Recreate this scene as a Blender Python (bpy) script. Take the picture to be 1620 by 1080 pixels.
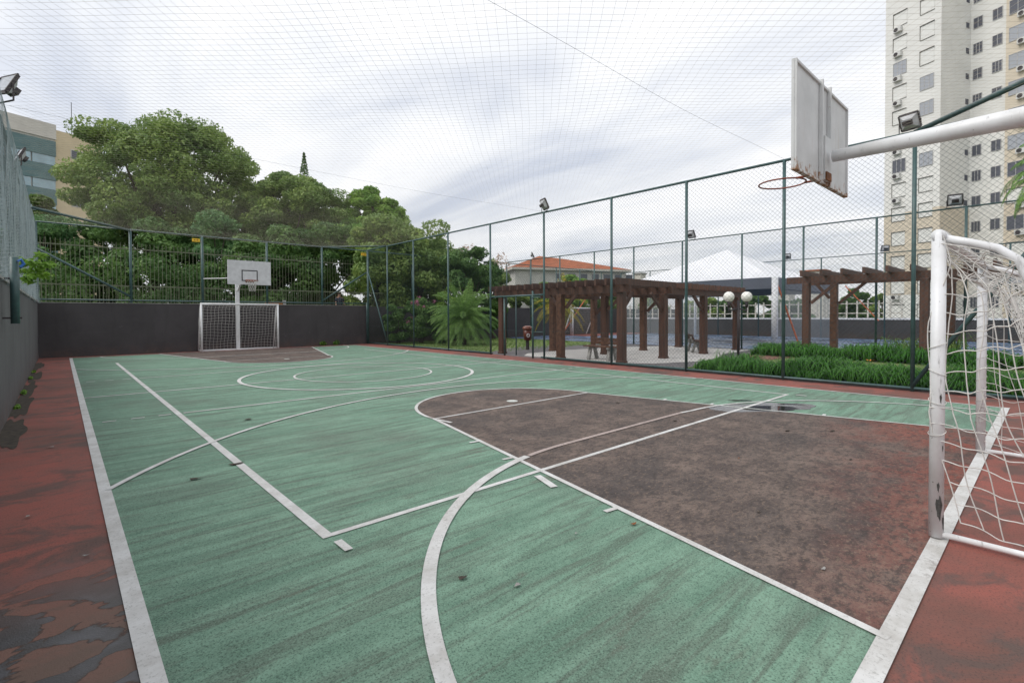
import bpy, math, random
import numpy as np
from mathutils import Matrix, Vector
random.seed(7); rng = np.random.default_rng(11)
scene = bpy.context.scene
for o in list(bpy.data.objects): bpy.data.objects.remove(o)
R = math.radians

# ---------------- camera ----------------
F, PIT, YAW, ROLL, HCAM = 782.66, R(1.0277), R(42.4016), R(-.22846), 1.516
fw = Vector((math.sin(YAW)*math.cos(PIT), math.cos(YAW)*math.cos(PIT), -math.sin(PIT)))
rt0 = Vector((math.cos(YAW), -math.sin(YAW), 0)); up0 = rt0.cross(fw)
rt = rt0*math.cos(ROLL)+up0*math.sin(ROLL); up = up0*math.cos(ROLL)-rt0*math.sin(ROLL)
cd = bpy.data.cameras.new("camera"); cam = bpy.data.objects.new("camera", cd)
scene.collection.objects.link(cam); scene.camera = cam
M3 = Matrix((rt, up, -fw)).transposed()
cam.matrix_world = Matrix.Translation((0, 0, HCAM)) @ M3.to_4x4()
cd.sensor_fit = 'HORIZONTAL'; cd.sensor_width = 36; cd.lens = 36*F/1620
cd.shift_y = -(540-512.02)/1620; cd.clip_start = .02; cd.clip_end = 3000

# ---------------- world, sun, exposure ----------------
SUN_EL, SUN_AZ = R(48), R(-66)
world = bpy.data.worlds.new("World"); scene.world = world; world.use_nodes = True
nt = world.node_tree; N = nt.nodes; L = nt.links; N.clear()
def wn(t, **k):
    n = N.new(t)
    for a, b in k.items(): setattr(n, a, b)
    return n
out = wn('ShaderNodeOutputWorld')
sky = wn('ShaderNodeTexSky', sky_type='NISHITA', sun_disc=False, sun_elevation=SUN_EL, sun_rotation=SUN_AZ)
bg1 = wn('ShaderNodeBackground'); bg1.inputs[1].default_value = .1; L.new(sky.outputs[0], bg1.inputs[0])
tc = wn('ShaderNodeTexCoord'); sep = wn('ShaderNodeSeparateXYZ'); L.new(tc.outputs['Generated'], sep.inputs[0])
def wm(op, a, b):
    n = wn('ShaderNodeMath', operation=op)
    for i, v in enumerate((a, b)):
        if isinstance(v, (int, float)): n.inputs[i].default_value = v
        elif v is not None: L.new(v, n.inputs[i])
    return n.outputs[0]
zz = wm('ADD', wm('MAXIMUM', sep.outputs[2], 0.0), .12)
cx = wm('DIVIDE', sep.outputs[0], zz); cy = wm('DIVIDE', sep.outputs[1], zz)
comb = wn('ShaderNodeCombineXYZ'); L.new(cx, comb.inputs[0]); L.new(cy, comb.inputs[1])
mp = wn('ShaderNodeMapping'); mp.inputs['Rotation'].default_value = (0, 0, R(62)); mp.inputs['Scale'].default_value = (1.5, .62, 1); mp.inputs['Location'].default_value = (2.3, .7, 0)
L.new(comb.outputs[0], mp.inputs[0])
n1 = wn('ShaderNodeTexNoise'); n1.inputs['Scale'].default_value = 1.0; n1.inputs['Detail'].default_value = 7; n1.inputs['Roughness'].default_value = .52; n1.inputs['Distortion'].default_value = .45
L.new(mp.outputs[0], n1.inputs['Vector'])
cr = wn('ShaderNodeValToRGB'); e = cr.color_ramp.elements
e[0].position = .3; e[0].color = (.57, .61, .70, 1); e[1].position = .61; e[1].color = (.96, .96, .97, 1)
m_ = cr.color_ramp.elements.new(.45); m_.color = (.79, .81, .85, 1)
L.new(n1.outputs[0], cr.inputs[0])
hz = wn('ShaderNodeMapRange'); hz.inputs[1].default_value = .02; hz.inputs[2].default_value = .32; hz.inputs[3].default_value = .86; hz.inputs[4].default_value = 1.0; L.new(sep.outputs[2], hz.inputs[0])
hm = wn('ShaderNodeMix', data_type='RGBA', blend_type='MULTIPLY'); hm.inputs[0].default_value = 1; L.new(cr.outputs[0], hm.inputs[6]); L.new(hz.outputs[0], hm.inputs[7])
bg2 = wn('ShaderNodeBackground'); L.new(hm.outputs[2], bg2.inputs[0]); bg2.inputs[1].default_value = .98
mx = wn('ShaderNodeMixShader'); mx.inputs[0].default_value = .93
L.new(bg1.outputs[0], mx.inputs[1]); L.new(bg2.outputs[0], mx.inputs[2]); L.new(mx.outputs[0], out.inputs[0])
sd = bpy.data.lights.new("sun", 'SUN'); sd.energy = 1.4; sd.angle = R(34); sd.color = (1, .96, .9)
sun = bpy.data.objects.new("sun", sd); scene.collection.objects.link(sun)
sdir = Vector((math.sin(SUN_AZ)*math.cos(SUN_EL), math.cos(SUN_AZ)*math.cos(SUN_EL), math.sin(SUN_EL)))
sun.rotation_euler = sdir.to_track_quat('Z', 'Y').to_euler()
vs = scene.view_settings; vs.view_transform = 'Standard'; vs.look = 'None'; vs.exposure = 0.32; vs.gamma = 1
try: vs.use_curve_mapping = False
except Exception: pass
scene.cycles.transparent_max_bounces = 16

# ---------------- materials ----------------
class NB:
    """small node helper"""
    def __init__(s, name):
        s.m = bpy.data.materials.new(name); s.m.use_nodes = True
        s.t = s.m.node_tree; s.b = s.t.nodes['Principled BSDF']; s.tc = s.t.nodes.new('ShaderNodeTexCoord')
    def n(s, t, **k):
        x = s.t.nodes.new(t)
        for a, b in k.items(): setattr(x, a, b)
        return x
    def lk(s, a, b): s.t.links.new(a, b)
    def map(s, scale=(1, 1, 1), rot=(0, 0, 0), loc=(0, 0, 0)):
        x = s.n('ShaderNodeMapping'); x.inputs['Scale'].default_value = scale; x.inputs['Rotation'].default_value = rot; x.inputs['Location'].default_value = loc
        s.lk(s.tc.outputs['Object'], x.inputs[0]); return x.outputs[0]
    def noise(s, scale, detail=4, rough=.55, vec=None, dist=0):
        x = s.n('ShaderNodeTexNoise'); x.inputs['Scale'].default_value = scale; x.inputs['Detail'].default_value = detail
        x.inputs['Roughness'].default_value = rough; x.inputs['Distortion'].default_value = dist
        s.lk(vec if vec is not None else s.tc.outputs['Object'], x.inputs['Vector']); return x.outputs[0]
    def ramp(s, v, a, b, lo=0., hi=1.):
        x = s.n('ShaderNodeMapRange'); x.inputs[1].default_value = a; x.inputs[2].default_value = b
        x.inputs[3].default_value = lo; x.inputs[4].default_value = hi; s.lk(v, x.inputs[0]); return x.outputs[0]
    def math(s, op, a, b=None):
        x = s.n('ShaderNodeMath', operation=op)
        for i, v in enumerate((a, b)):
            if v is None: continue
            if isinstance(v, (int, float)): x.inputs[i].default_value = v
            else: s.lk(v, x.inputs[i])
        return x.outputs[0]
    def mix(s, f, a, b):
        x = s.n('ShaderNodeMix', data_type='RGBA')
        if isinstance(f, (int, float)): x.inputs[0].default_value = f
        else: s.lk(f, x.inputs[0])
        for i, v in ((6, a), (7, b)):
            if isinstance(v, tuple): x.inputs[i].default_value = (*v[:3], 1)
            else: s.lk(v, x.inputs[i])
        return x.outputs[2]
    def xyz(s):
        x = s.n('ShaderNodeSeparateXYZ'); s.lk(s.tc.outputs['Object'], x.inputs[0]); return x.outputs
    def col(s, c):
        if isinstance(c, tuple): s.b.inputs['Base Color'].default_value = (*c[:3], 1)
        else: s.lk(c, s.b.inputs['Base Color'])
    def rough(s, v):
        if isinstance(v, (int, float)): s.b.inputs['Roughness'].default_value = v
        else: s.lk(v, s.b.inputs['Roughness'])
    def bump(s, h, st=.2, d=.01):
        x = s.n('ShaderNodeBump'); x.inputs['Strength'].default_value = st; x.inputs['Distance'].default_value = d
        s.lk(h, x.inputs['Height']); s.lk(x.outputs[0], s.b.inputs['Normal'])

def simple(name, c, rough=.6, var=.25, scale=6., c2=None, metal=0, bump=0, bs=40, spec=None):
    b = NB(name); c2 = c2 or tuple(v*(1-var) for v in c)
    f = b.ramp(b.noise(scale, 5, .6), .35, .65)
    b.col(b.mix(f, c, c2)); b.rough(rough); b.b.inputs['Metallic'].default_value = metal
    if bump: b.bump(b.noise(bs, 3), bump, .01)
    if spec is not None: b.b.inputs['Specular IOR Level'].default_value = spec
    return b.m

MT = {}
# green court
b = NB('court_green')
st = b.noise(1, 5, .6, b.map((.55, 5.0, 1), (0, 0, R(-5))), .7)
st2 = b.noise(1, 4, .6, b.map((1.0, 11, 1), (0, 0, R(-7)), (3, 1, 0)), .8)
big = b.noise(.55, 5, .6, None, .4)
c = b.mix(b.ramp(b.math('ADD', b.math('MULTIPLY', st, .7), b.math('MULTIPLY', b.noise(6, 5, .7), .3)), .38, .64), (.135, .235, .172), (.240, .385, .288))
c = b.mix(b.ramp(st2, .49, .64, 0, .72), c, (.12, .145, .115))
c = b.mix(b.ramp(big, .50, .70, 0, .6), c, (.14, .155, .13))
c = b.mix(b.ramp(b.noise(1.7, 6, .7, b.map((.6, 2, 1), (0, 0, 0), (9, 4, 0)), .5), .6, .74, 0, .8), c, (.145, .12, .10))
sp = b.noise(105, 3, .75); c = b.mix(b.ramp(sp, .54, .61, 0, .66), c, (.035, .065, .05)); c = b.mix(b.ramp(sp, .34, .44, .5, 0), c, (.25, .44, .34))
sp2 = b.noise(42, 4, .75); c = b.mix(b.ramp(sp2, .56, .68, 0, .55), c, (.07, .11, .085))
b.col(c); b.rough(.8); b.bump(b.noise(120, 3), .5, .004); b.b.inputs['Specular IOR Level'].default_value = .22; MT['green'] = b.m

def red_mat(name, key=False):
    b = NB(name); o = b.xyz()
    big = b.noise(.55, 5, .65, b.map((1, 1, 1), (0, 0, 0), (3.2, 7.7, 0)), .4)
    mid = b.noise(2.6, 7, .68, None, .3)
    if key:
        c = b.mix(b.ramp(mid, .38, .64), (.095, .076, .070), (.205, .155, .13))
        c = b.mix(b.ramp(b.noise(.75, 5, .6, b.map((1, 1.5, 1), (0, 0, 0), (1, 6, 0)), .4), .47, .62, 0, .62), c, (.066, .06, .06))
        redf = b.math('MULTIPLY', b.ramp(b.math('SUBTRACT', o[1], b.math('MULTIPLY', b.ramp(o[0], 3, 9, -.6, .9), 1.0)), .3, 1.7, 1, 0), b.ramp(b.noise(1.1, 6, .75), .42, .56, .15, 1))
        c = b.mix(redf, c, (.25, .07, .05))
        c = b.mix(b.ramp(b.noise(9, 7, .8, b.map((1, 1.6, 1))), .48, .58, 0, .75), c, (.05, .043, .041)); c = b.mix(b.ramp(b.noise(23, 6, .8, b.map((1, 1.5, 1), (0, 0, 0), (5, 5, 0))), .53, .62, 0, .6), c, (.26, .185, .14))
    else:
        c = b.mix(b.ramp(mid, .35, .66), (.33, .10, .078), (.235, .088, .07))
        c = b.mix(b.ramp(big, .44, .62, 0, .75), c, (.13, .07, .055))
        c = b.mix(b.ramp(b.noise(1.5, 7, .7, b.map((1.0, 1.5, 1), (0, 0, 0), (5, 2, 0)), .6), .51, .60, 0, .7), c, (.09, .072, .064))
    sp = b.noise(80, 4, .75); c = b.mix(b.ramp(sp, .53, .62, 0, .58), c, (.045, .034, .03)); b.b.inputs['Specular IOR Level'].default_value = .25 if key else .4
    wet = None; rg = b.ramp(mid, .3, .7, .85, .7)
    if not key:
        w = b.noise(3.0, 5, .5, b.map((1, 1.7, 1), (0, 0, R(-25)), (2.1, 1.2, 0)), .45)
        near = b.ramp(o[1], 3.3, 4.3, 1, 0); side = b.ramp(o[0], .3, .5, 1, 0)
        wet = b.math('MULTIPLY', b.math('MULTIPLY', b.ramp(w, .485, .50), near), side)
        dry = b.math('MULTIPLY', near, side)
        c = b.mix(b.math('MULTIPLY', dry, .75), c, (.165, .115, .09))
        c = b.mix(wet, c, b.mix(b.ramp(b.noise(3.1, 3), .45, .6), (.042, .037, .038), (.075, .072, .08)))
        rim = b.math('MULTIPLY', b.math('MULTIPLY', b.ramp(w, .47, .486), b.ramp(w, .53, .50)), b.math('MULTIPLY', near, side)); c = b.mix(b.math('MULTIPLY', rim, .7), c, (.038, .028, .024))
        x = b.n('ShaderNodeMix'); b.lk(wet, x.inputs[0]); b.lk(rg, x.inputs[2]); x.inputs[3].default_value = .28; rg = x.outputs[0]
    b.col(c); b.rough(rg); b.bump(b.noise(110, 3), .4, .003); return b.m
MT['red'] = red_mat('court_red'); MT['key'] = red_mat('court_key_brown', True)
b = NB('line_paint')
c = b.mix(b.ramp(b.noise(3.1, 6, .7), .40, .68), (.68, .68, .67), (.47, .455, .43))
c = b.mix(b.ramp(b.noise(60, 6, .8), .54, .66, 0, .75), c, (.25, .25, .23)); c = b.mix(b.ramp(b.noise(1.7, 7, .8, b.map((1, 1, 1), (0, 0, 0), (4, 4, 4))), .60, .68, 0, .8), c, (.19, .16, .14))
b.col(c); b.rough(.6); MT['line'] = b.m
b = NB('line_paint_faint')
c = b.mix(b.ramp(b.noise(7, 6, .75), .4, .66), (.64, .67, .64), (.50, .51, .47)); c = b.mix(b.ramp(b.noise(48, 5, .75), .55, .68, 0, .8), c, (.2, .24, .2))
b.col(c); b.rough(.6); MT['line2'] = b.m

b = NB('line_paint_worn')
c = b.mix(b.ramp(b.noise(5, 6, .75), .4, .66), (.46, .37, .34), (.34, .27, .245)); c = b.mix(b.ramp(b.noise(48, 5, .75), .52, .66, 0, .8), c, (.15, .12, .11))
b.col(c); b.rough(.6); MT['line3'] = b.m
def wallmat(name, c1, c2):
    b = NB(name)
    c = b.mix(b.ramp(b.noise(.8, 6, .65), .35, .65), c1, c2)
    c = b.mix(b.ramp(b.noise(1, 5, .7, b.map((3, 3, .35))), .52, .75, 0, .5), c, tuple(v*.62 for v in c2))
    c = b.mix(b.ramp(b.noise(1, 4, .6, b.map((.4, .4, 7), (0, 0, 0), (2, 2, 2))), .6, .8, 0, .25), c, tuple(v*1.5 for v in c1))
    o = b.xyz(); ft = b.math('MULTIPLY', b.ramp(o[2], .0, .45, 1, 0), b.ramp(b.noise(3, 6, .75), .4, .62)); c = b.mix(b.math('MULTIPLY', ft, .6), c, (.12, .075, .06))
    vo = b.n('ShaderNodeTexVoronoi'); vo.inputs['Scale'].default_value = 1.6; b.lk(b.tc.outputs['Object'], vo.inputs['Vector'])
    c = b.mix(b.math('MULTIPLY', b.ramp(vo.outputs[0], .10, .05), b.ramp(b.noise(14, 4, .7), .45, .6, 0, .5)), c, tuple(v*2.4 for v in c1))
    b.col(c); b.rough(.8); b.bump(b.noise(60, 4), .35, .006); return b.m
MT['wall_dark'] = wallmat('dark_render', (.066, .060, .063), (.048, .043, .046))
MT['wall_grey'] = wallmat('grey_render', (.125, .125, .13), (.095, .095, .10))
MT['cap'] = simple('concrete_cap', (.42, .41, .39), .85, .4, 4)
MT['cable'] = simple('steel_cable', (.12, .12, .125), .6)
MT['post'] = simple('green_steel', (.055, .115, .115), .42, .35, 9, spec=.6)
MT['wire'] = simple('green_wire', (.05, .075, .078), .5, .2, 2)
MT['wire_grey'] = simple('grey_green_wire', (.38, .46, .48), .45, .3, 2)
MT['net'] = simple('net_twine', (.62, .56, .46), .8, .2, 2)
b = NB('white_paint')
c = b.mix(b.ramp(b.noise(4, 5, .6), .4, .7), (.82, .83, .85), (.70, .70, .70)); c = b.mix(b.ramp(b.noise(1, 6, .7, b.map((14, 14, 3))), .6, .7, 0, .75), c, (.27, .265, .26))
c = b.mix(b.ramp(b.noise(30, 4, .7), .66, .72, 0, .8), c, (.12, .11, .1))
b.col(c); b.rough(.38); MT['white'] = b.m
MT['cord'] = simple('white_cord', (.82, .80, .76), .7, .25, 12)
b = NB('board_rust'); o = b.xyz()
c = b.mix(b.ramp(b.noise(3, 5, .6), .35, .7), (.68, .69, .69), (.56, .57, .57))
ed = b.ramp(o[2], 2.82, 3.02, 1, 0); n_ = b.noise(7, 6, .75, b.map((1.6, 1, 1)))
rf = b.ramp(b.math('ADD', n_, b.math('MULTIPLY', ed, .22)), .64, .74)
c = b.mix(rf, c, (.30, .13, .04)); c = b.mix(b.ramp(b.noise(1, 5, .6, b.map((12, 6, .8), (0, 0, 0), (4, 1, 1))), .6, .75, 0, .35), c, (.42, .33, .22))
b.col(c); b.rough(.55); MT['board_back'] = b.m
MT['board'] = simple('board_white', (.66, .66, .68), .5, .18, 5)
MT['chip'] = simple('bare_steel', (.10, .10, .095), .7, .6, 60)
MT['rust'] = simple('rust', (.28, .10, .03), .8, .6, 20)
MT['rimred'] = simple('rim_paint', (.30, .075, .04), .55, .4, 20)
MT['black'] = simple('black_paint', (.02, .02, .022), .5)
MT['darkmetal'] = simple('dark_metal', (.045, .035, .04), .5, .3)
MT['pane'] = simple('lamp_glass', (.45, .48, .52), .15, .3)
MT['silver'] = simple('reflector', (.55, .56, .58), .3, .3)
b = NB('timber'); c = b.mix(b.ramp(b.noise(1, 5, .6, b.map((14, 14, 1.2))), .35, .68), (.115, .052, .034), (.05, .025, .018)); b.col(c); b.rough(.55); MT['wood'] = b.m
MT['wood2'] = simple('timber_light', (.16, .075, .045), .55, .55, 9)
MT['concrete'] = simple('bench_concrete', (.36, .35, .33), .85, .5, 9)
MT['plaza'] = simple('plaza_pale', (.64, .62, .59), .85, .25, 3, bump=.3)
MT['path'] = simple('path_grey', (.17, .16, .165), .85, .35, 3, bump=.3)
MT['brickpath'] = simple('path_red', (.25, .12, .09), .85, .35, 3)
b = NB('lawn'); c = b.mix(b.ramp(b.noise(2.2, 7, .7), .35, .65), (.13, .21, .05), (.22, .25, .10)); c = b.mix(b.ramp(b.noise(30, 5, .8), .5, .7, 0, .6), c, (.05, .09, .02)); b.col(c); b.rough(.95); b.bump(b.noise(50, 4), .9, .03); MT['lawn'] = b.m
MT['ground'] = simple('far_ground', (.10, .12, .07), .95, .4, .2)
MT['street'] = simple('street_asphalt', (.09, .09, .088), .9, .3, 1)
b = NB('blue_court'); c = b.mix(b.ramp(b.noise(.9, 6, .65), .35, .65), (.10, .19, .36), (.16, .20, .27)); b.col(c); b.rough(b.ramp(b.noise(.7, 4), .4, .6, .12, .5)); MT['blue'] = b.m
MT['bluered'] = simple('red_strip', (.30, .09, .07), .5, .3, 2)
def leafmat(name, c1, c2, c3):
    b = NB(name); g = b.n('ShaderNodeNewGeometry'); o = b.n('ShaderNodeTexNoise'); o.inputs['Scale'].default_value = .55; o.inputs['Detail'].default_value = 3
    b.lk(b.tc.outputs['Object'], o.inputs['Vector'])
    c = b.mix(g.outputs['Random Per Island'], c1, c2); c = b.mix(b.ramp(o.outputs[0], .4, .66), c, c3)
    b.col(c); b.rough(.55); b.b.inputs['Specular IOR Level'].default_value = .35
    tr = b.n('ShaderNodeBsdfTranslucent'); b.lk(c, tr.inputs[0]); ms = b.n('ShaderNodeMixShader'); ms.inputs[0].default_value = .3
    b.lk(b.b.outputs[0], ms.inputs[1]); b.lk(tr.outputs[0], ms.inputs[2]); b.lk(ms.outputs[0], b.t.nodes['Material Output'].inputs[0]); return b.m
MT['leafA'] = leafmat('leaf_olive', (0.191, 0.296, 0.075), (0.364, 0.470, 0.124), (0.162, 0.261, 0.084))
MT['leafB'] = leafmat('leaf_bright', (0.230, 0.392, 0.068), (0.351, 0.513, 0.101), (0.162, 0.311, 0.068))
MT['leafC'] = leafmat('leaf_dark', (0.089, 0.183, 0.051), (0.169, 0.286, 0.072), (0.070, 0.153, 0.047))
MT['leafD'] = leafmat('leaf_blue_green', (0.137, 0.270, 0.105), (0.234, 0.396, 0.135), (0.098, 0.216, 0.090))
MT['palm'] = leafmat('leaf_palm', (0.135, 0.265, 0.059), (0.258, 0.409, 0.108), (0.107, 0.225, 0.054))
MT['palmy'] = leafmat('leaf_yellowing', (.45, .36, .03), (.22, .28, .05), (.60, .42, .03))
MT['blade'] = leafmat('leaf_strap', (0.043, 0.156, 0.020), (0.119, 0.310, 0.052), (0.060, 0.199, 0.029))
MT['bladey'] = leafmat('leaf_strap_light', (.12, .22, .04), (.24, .34, .09), (.10, .2, .04))
MT['young'] = leafmat('leaf_young', (0.176, 0.336, 0.040), (0.272, 0.448, 0.064), (0.128, 0.272, 0.040))
MT['pink'] = leafmat('petal_pink', (.36, .10, .20), (.55, .22, .33), (.30, .10, .18))
MT['cream'] = leafmat('petal_cream', (.62, .50, .42), (.75, .60, .50), (.55, .42, .36))
MT['orange'] = simple('petal_orange', (.85, .28, .02), .6)
MT['trunk'] = simple('bark', (.085, .065, .05), .9, .5, 12, bump=.5)
MT['yellow1'] = simple('slat_yellow', (.85, .58, .17), .5, .08); MT['yellow2'] = simple('slat_ochre', (.55, .32, .05), .5, .1)
MT['signy'] = simple('sign_yellow', (.80, .50, .03), .5, .1)
MT['binbrown'] = simple('bin_brown', (.13, .03, .018), .35, .2)
MT['bintop'] = simple('bin_lid', (.24, .09, .065), .35, .2)
b = NB('globe'); b.col((.86, .85, .8)); b.rough(.2); b.b.inputs['Subsurface Weight'].default_value = .0; MT['globe'] = b.m
MT['tent'] = simple('tent_white', (.84, .85, .88), .55, .06, 1)
MT['valance'] = simple('tent_valance', (.13, .145, .19), .5, .2, 1)
b = NB('clear_pvc'); b.col((.5, .53, .56)); b.rough(.25); b.b.inputs['Alpha'].default_value = .36; MT['pvc'] = b.m
MT['strap'] = simple('orange_strap', (.75, .20, .09), .7, .3, 8)
MT['tile'] = simple('roof_tile', (.45, .14, .06), .85, .45, 2.2)
MT['cream_wall'] = simple('cream_wall', (.66, .63, .56), .85, .12, 1)
MT['housewall'] = simple('house_wall', (.64, .63, .58), .85, .2, 1)
def tower_mat(name, c):
    b = NB(name); o = b.xyz(); w = b.math('FRACT', b.math('DIVIDE', o[2], .344)); ln = b.ramp(w, .0, .09, 1, 0)
    k = b.mix(b.ramp(b.noise(.5, 5, .6), .4, .7), c, tuple(v*.9 for v in c)); k = b.mix(b.ramp(b.noise(1, 5, .7, b.map((2, 2, .12))), .6, .8, 0, .3), k, tuple(v*.62 for v in c))
    k = b.mix(b.math('MULTIPLY', ln, .3), k, (.42, .40, .36)); b.col(k); b.rough(.8); return b.m
MT['tw'] = tower_mat('tower_white', (.80, .795, .765)); MT['tb'] = tower_mat('tower_beige', (.70, .62, .50)); MT['tbr'] = tower_mat('tower_brown', (.36, .27, .20))
MT['shut'] = simple('shutter', (.78, .78, .75), .6, .06); MT['frame'] = simple('window_frame', (.50, .50, .50), .5)
b = NB('window_glass'); b.col((.11, .115, .14)); b.rough(.12); MT['glass'] = b.m
b = NB('window_glass_pale'); b.col((.38, .40, .44)); b.rough(.15); MT['glassp'] = b.m
MT['ac'] = simple('ac_white', (.66, .66, .64), .5, .1); MT['teal'] = simple('teal_panel', (.13, .22, .22), .6, .2, 1)
MT['skin'] = simple('skin', (.42, .24, .17), .6, .1); MT['navy'] = simple('cloth_navy', (.03, .035, .06), .9); MT['hair'] = simple('hair', (.04, .025, .02), .8)
MT['tealglass'] = simple('balcony_glass', (.42, .58, .64), .2, .25, .6)
MT['blueribbon'] = simple('blue_plastic', (.03, .15, .5), .5)

# ---------------- mesh helpers ----------------
col = scene.collection
ORG = {}
class MB:
    def __init__(s): s.v = []; s.f = []; s.chunks = []
    def quad(s, *p):
        i = len(s.v); s.v += [tuple(q) for q in p]; s.f.append(tuple(range(i, i+len(p))))
        return s
    def box(s, x0, y0, z0, x1, y1, z1):
        i = len(s.v); s.v += [(x0,y0,z0),(x1,y0,z0),(x1,y1,z0),(x0,y1,z0),(x0,y0,z1),(x1,y0,z1),(x1,y1,z1),(x0,y1,z1)]
        s.f += [tuple(i+k for k in q) for q in ((0,3,2,1),(4,5,6,7),(0,1,5,4),(1,2,6,5),(2,3,7,6),(3,0,4,7))]; return s
    def obox(s, o, a, b_, c):   # origin + 3 edge vectors
        o, a, b_, c = map(Vector, (o, a, b_, c)); i = len(s.v)
        P = [o, o+a, o+a+b_, o+b_, o+c, o+a+c, o+a+b_+c, o+b_+c]; s.v += [tuple(p) for p in P]
        s.f += [tuple(i+k for k in q) for q in ((0,3,2,1),(4,5,6,7),(0,1,5,4),(1,2,6,5),(2,3,7,6),(3,0,4,7))]; return s
    def beam(s, p, q, w, h=None):   # square bar p->q
        p, q = Vector(p), Vector(q); d = (q-p).normalized(); h = h or w
        u = d.cross(Vector((0,0,1))); u = Vector((1,0,0)) if u.length < 1e-4 else u.normalized(); v = u.cross(d)
        return s.obox(p-u*w/2-v*h/2, u*w, v*h, q-p)
    def tube(s, pts, r, n=10, cap=True):
        pts = [Vector(p) for p in pts]; m = len(pts); rr = r if isinstance(r, (list, tuple)) else [r]*m
        u = None; base = len(s.v)
        for k, p in enumerate(pts):
            d = (pts[min(k+1, m-1)]-pts[max(k-1, 0)]).normalized()
            if u is None:
                u = d.cross(Vector((0,0,1)));  u = Vector((1,0,0)) if u.length < 1e-3 else u
            u = (u-d*u.dot(d)).normalized(); w = d.cross(u)
            for j in range(n):
                a = 2*math.pi*j/n; s.v.append(tuple(p+(u*math.cos(a)+w*math.sin(a))*rr[k]))
        for k in range(m-1):
            for j in range(n):
                a = base+k*n+j; c_ = base+k*n+(j+1) % n; s.f.append((a, c_, c_+n, a+n))
        if cap:
            s.f.append(tuple(base+j for j in range(n))[::-1]); s.f.append(tuple(base+(m-1)*n+j for j in range(n)))
        return s
    def arr(s, V, Fq): s.chunks.append((np.asarray(V, float), np.asarray(Fq, int))); return s
    def wires(s, A, B, r):           # straight prisms, A,B (n,3)
        A = np.asarray(A, float); B = np.asarray(B, float); d = B-A; l = np.linalg.norm(d, axis=1, keepdims=True); d = d/np.maximum(l, 1e-9)
        ref = np.where(np.abs(d[:, 2:3]) > .9, np.array([[1., 0, 0]]), np.array([[0, 0, 1.]]))
        u = np.cross(d, ref); u /= np.linalg.norm(u, axis=1, keepdims=True); w = np.cross(d, u); n = len(A)
        V = np.zeros((n, 6, 3))
        for j in range(3):
            a = 2*math.pi*j/3; o = (u*math.cos(a)+w*math.sin(a))*r; V[:, j] = A+o; V[:, j+3] = B+o
        base = (np.arange(n)*6)[:, None, None]; Fq = base+np.array([[0,1,4,3],[1,2,5,4],[2,0,3,5]])[None]
        return s.arr(V.reshape(-1, 3), Fq.reshape(-1, 4))
    def sphere(s, c, r, n=16, m=10, sc=(1,1,1)):
        i = len(s.v)
        for a in range(m+1):
            t = math.pi*a/m
            for j in range(n):
                p = 2*math.pi*j/n; s.v.append((c[0]+r*sc[0]*math.sin(t)*math.cos(p), c[1]+r*sc[1]*math.sin(t)*math.sin(p), c[2]+r*sc[2]*math.cos(t)))
        for a in range(m):
            for j in range(n): s.f.append((i+a*n+j, i+(a+1)*n+j, i+(a+1)*n+(j+1) % n, i+a*n+(j+1) % n))
        return s
    def build(s, name, mat, parent=None, smooth=False, label=None, kind=None):
        V = np.array(s.v, float).reshape(-1, 3); faces = list(s.f)
        me = bpy.data.meshes.new(name); org = ORG.get(parent.name, (0,0,0)) if parent else (0,0,0)
        if s.chunks:
            off = len(V); Vs = [V]; Fs = []
            for cv, cf in s.chunks: Vs.append(cv); Fs.append(cf+off); off += len(cv)
            V = np.concatenate(Vs); FQ = np.concatenate(Fs)
            V = V-np.array(org)
            lv = np.concatenate([np.array([k for f in faces for k in f], int), FQ.ravel()])
            ls = np.concatenate([np.array([len(f) for f in faces], int), np.full(len(FQ), FQ.shape[1])])
            me.vertices.add(len(V)); me.vertices.foreach_set('co', V.ravel().astype(np.float32))
            me.loops.add(len(lv)); me.loops.foreach_set('vertex_index', lv.astype(np.int32))
            me.polygons.add(len(ls)); st_ = np.concatenate([[0], np.cumsum(ls)[:-1]]); me.polygons.foreach_set('loop_start', st_.astype(np.int32))
            me.update(calc_edges=True)
        else:
            V = V-np.array(org); me.from_pydata([tuple(x) for x in V], [], faces)
        if smooth: me.polygons.foreach_set('use_smooth', [True]*len(me.polygons))
        me.materials.append(MT[mat] if isinstance(mat, str) else mat); me.update()
        o = bpy.data.objects.new(name, me); col.objects.link(o)
        if parent: o.parent = parent; ORG[o.name] = org
        if label: o['label'] = label
        if kind: o['kind'] = kind
        return o
def empty(name, loc, label, cat, group=None):
    o = bpy.data.objects.new(name, None); col.objects.link(o); o.location = loc; o.empty_display_size = .2; ORG[o.name] = tuple(loc)
    o['label'] = label; o['category'] = cat
    if group: o['group'] = group
    return o
def tag(o, label, cat, group=None, kind=None):
    o['label'] = label; o['category'] = cat
    if group: o['group'] = group
    if kind: o['kind'] = kind
    return o
def copy_tree(o, parent=None):
    kids = [c for c in bpy.data.objects if c.parent == o]
    c = o.copy(); col.objects.link(c); c.parent = parent
    for k in kids: copy_tree(k, c)
    return c
def setlab(o, label): o['label'] = label; return o
def bevel(o, w=.01, n=2):
    m = o.modifiers.new('bevel', 'BEVEL'); m.width = w; m.segments = n; m.limit_method = 'ANGLE'; return o

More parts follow.
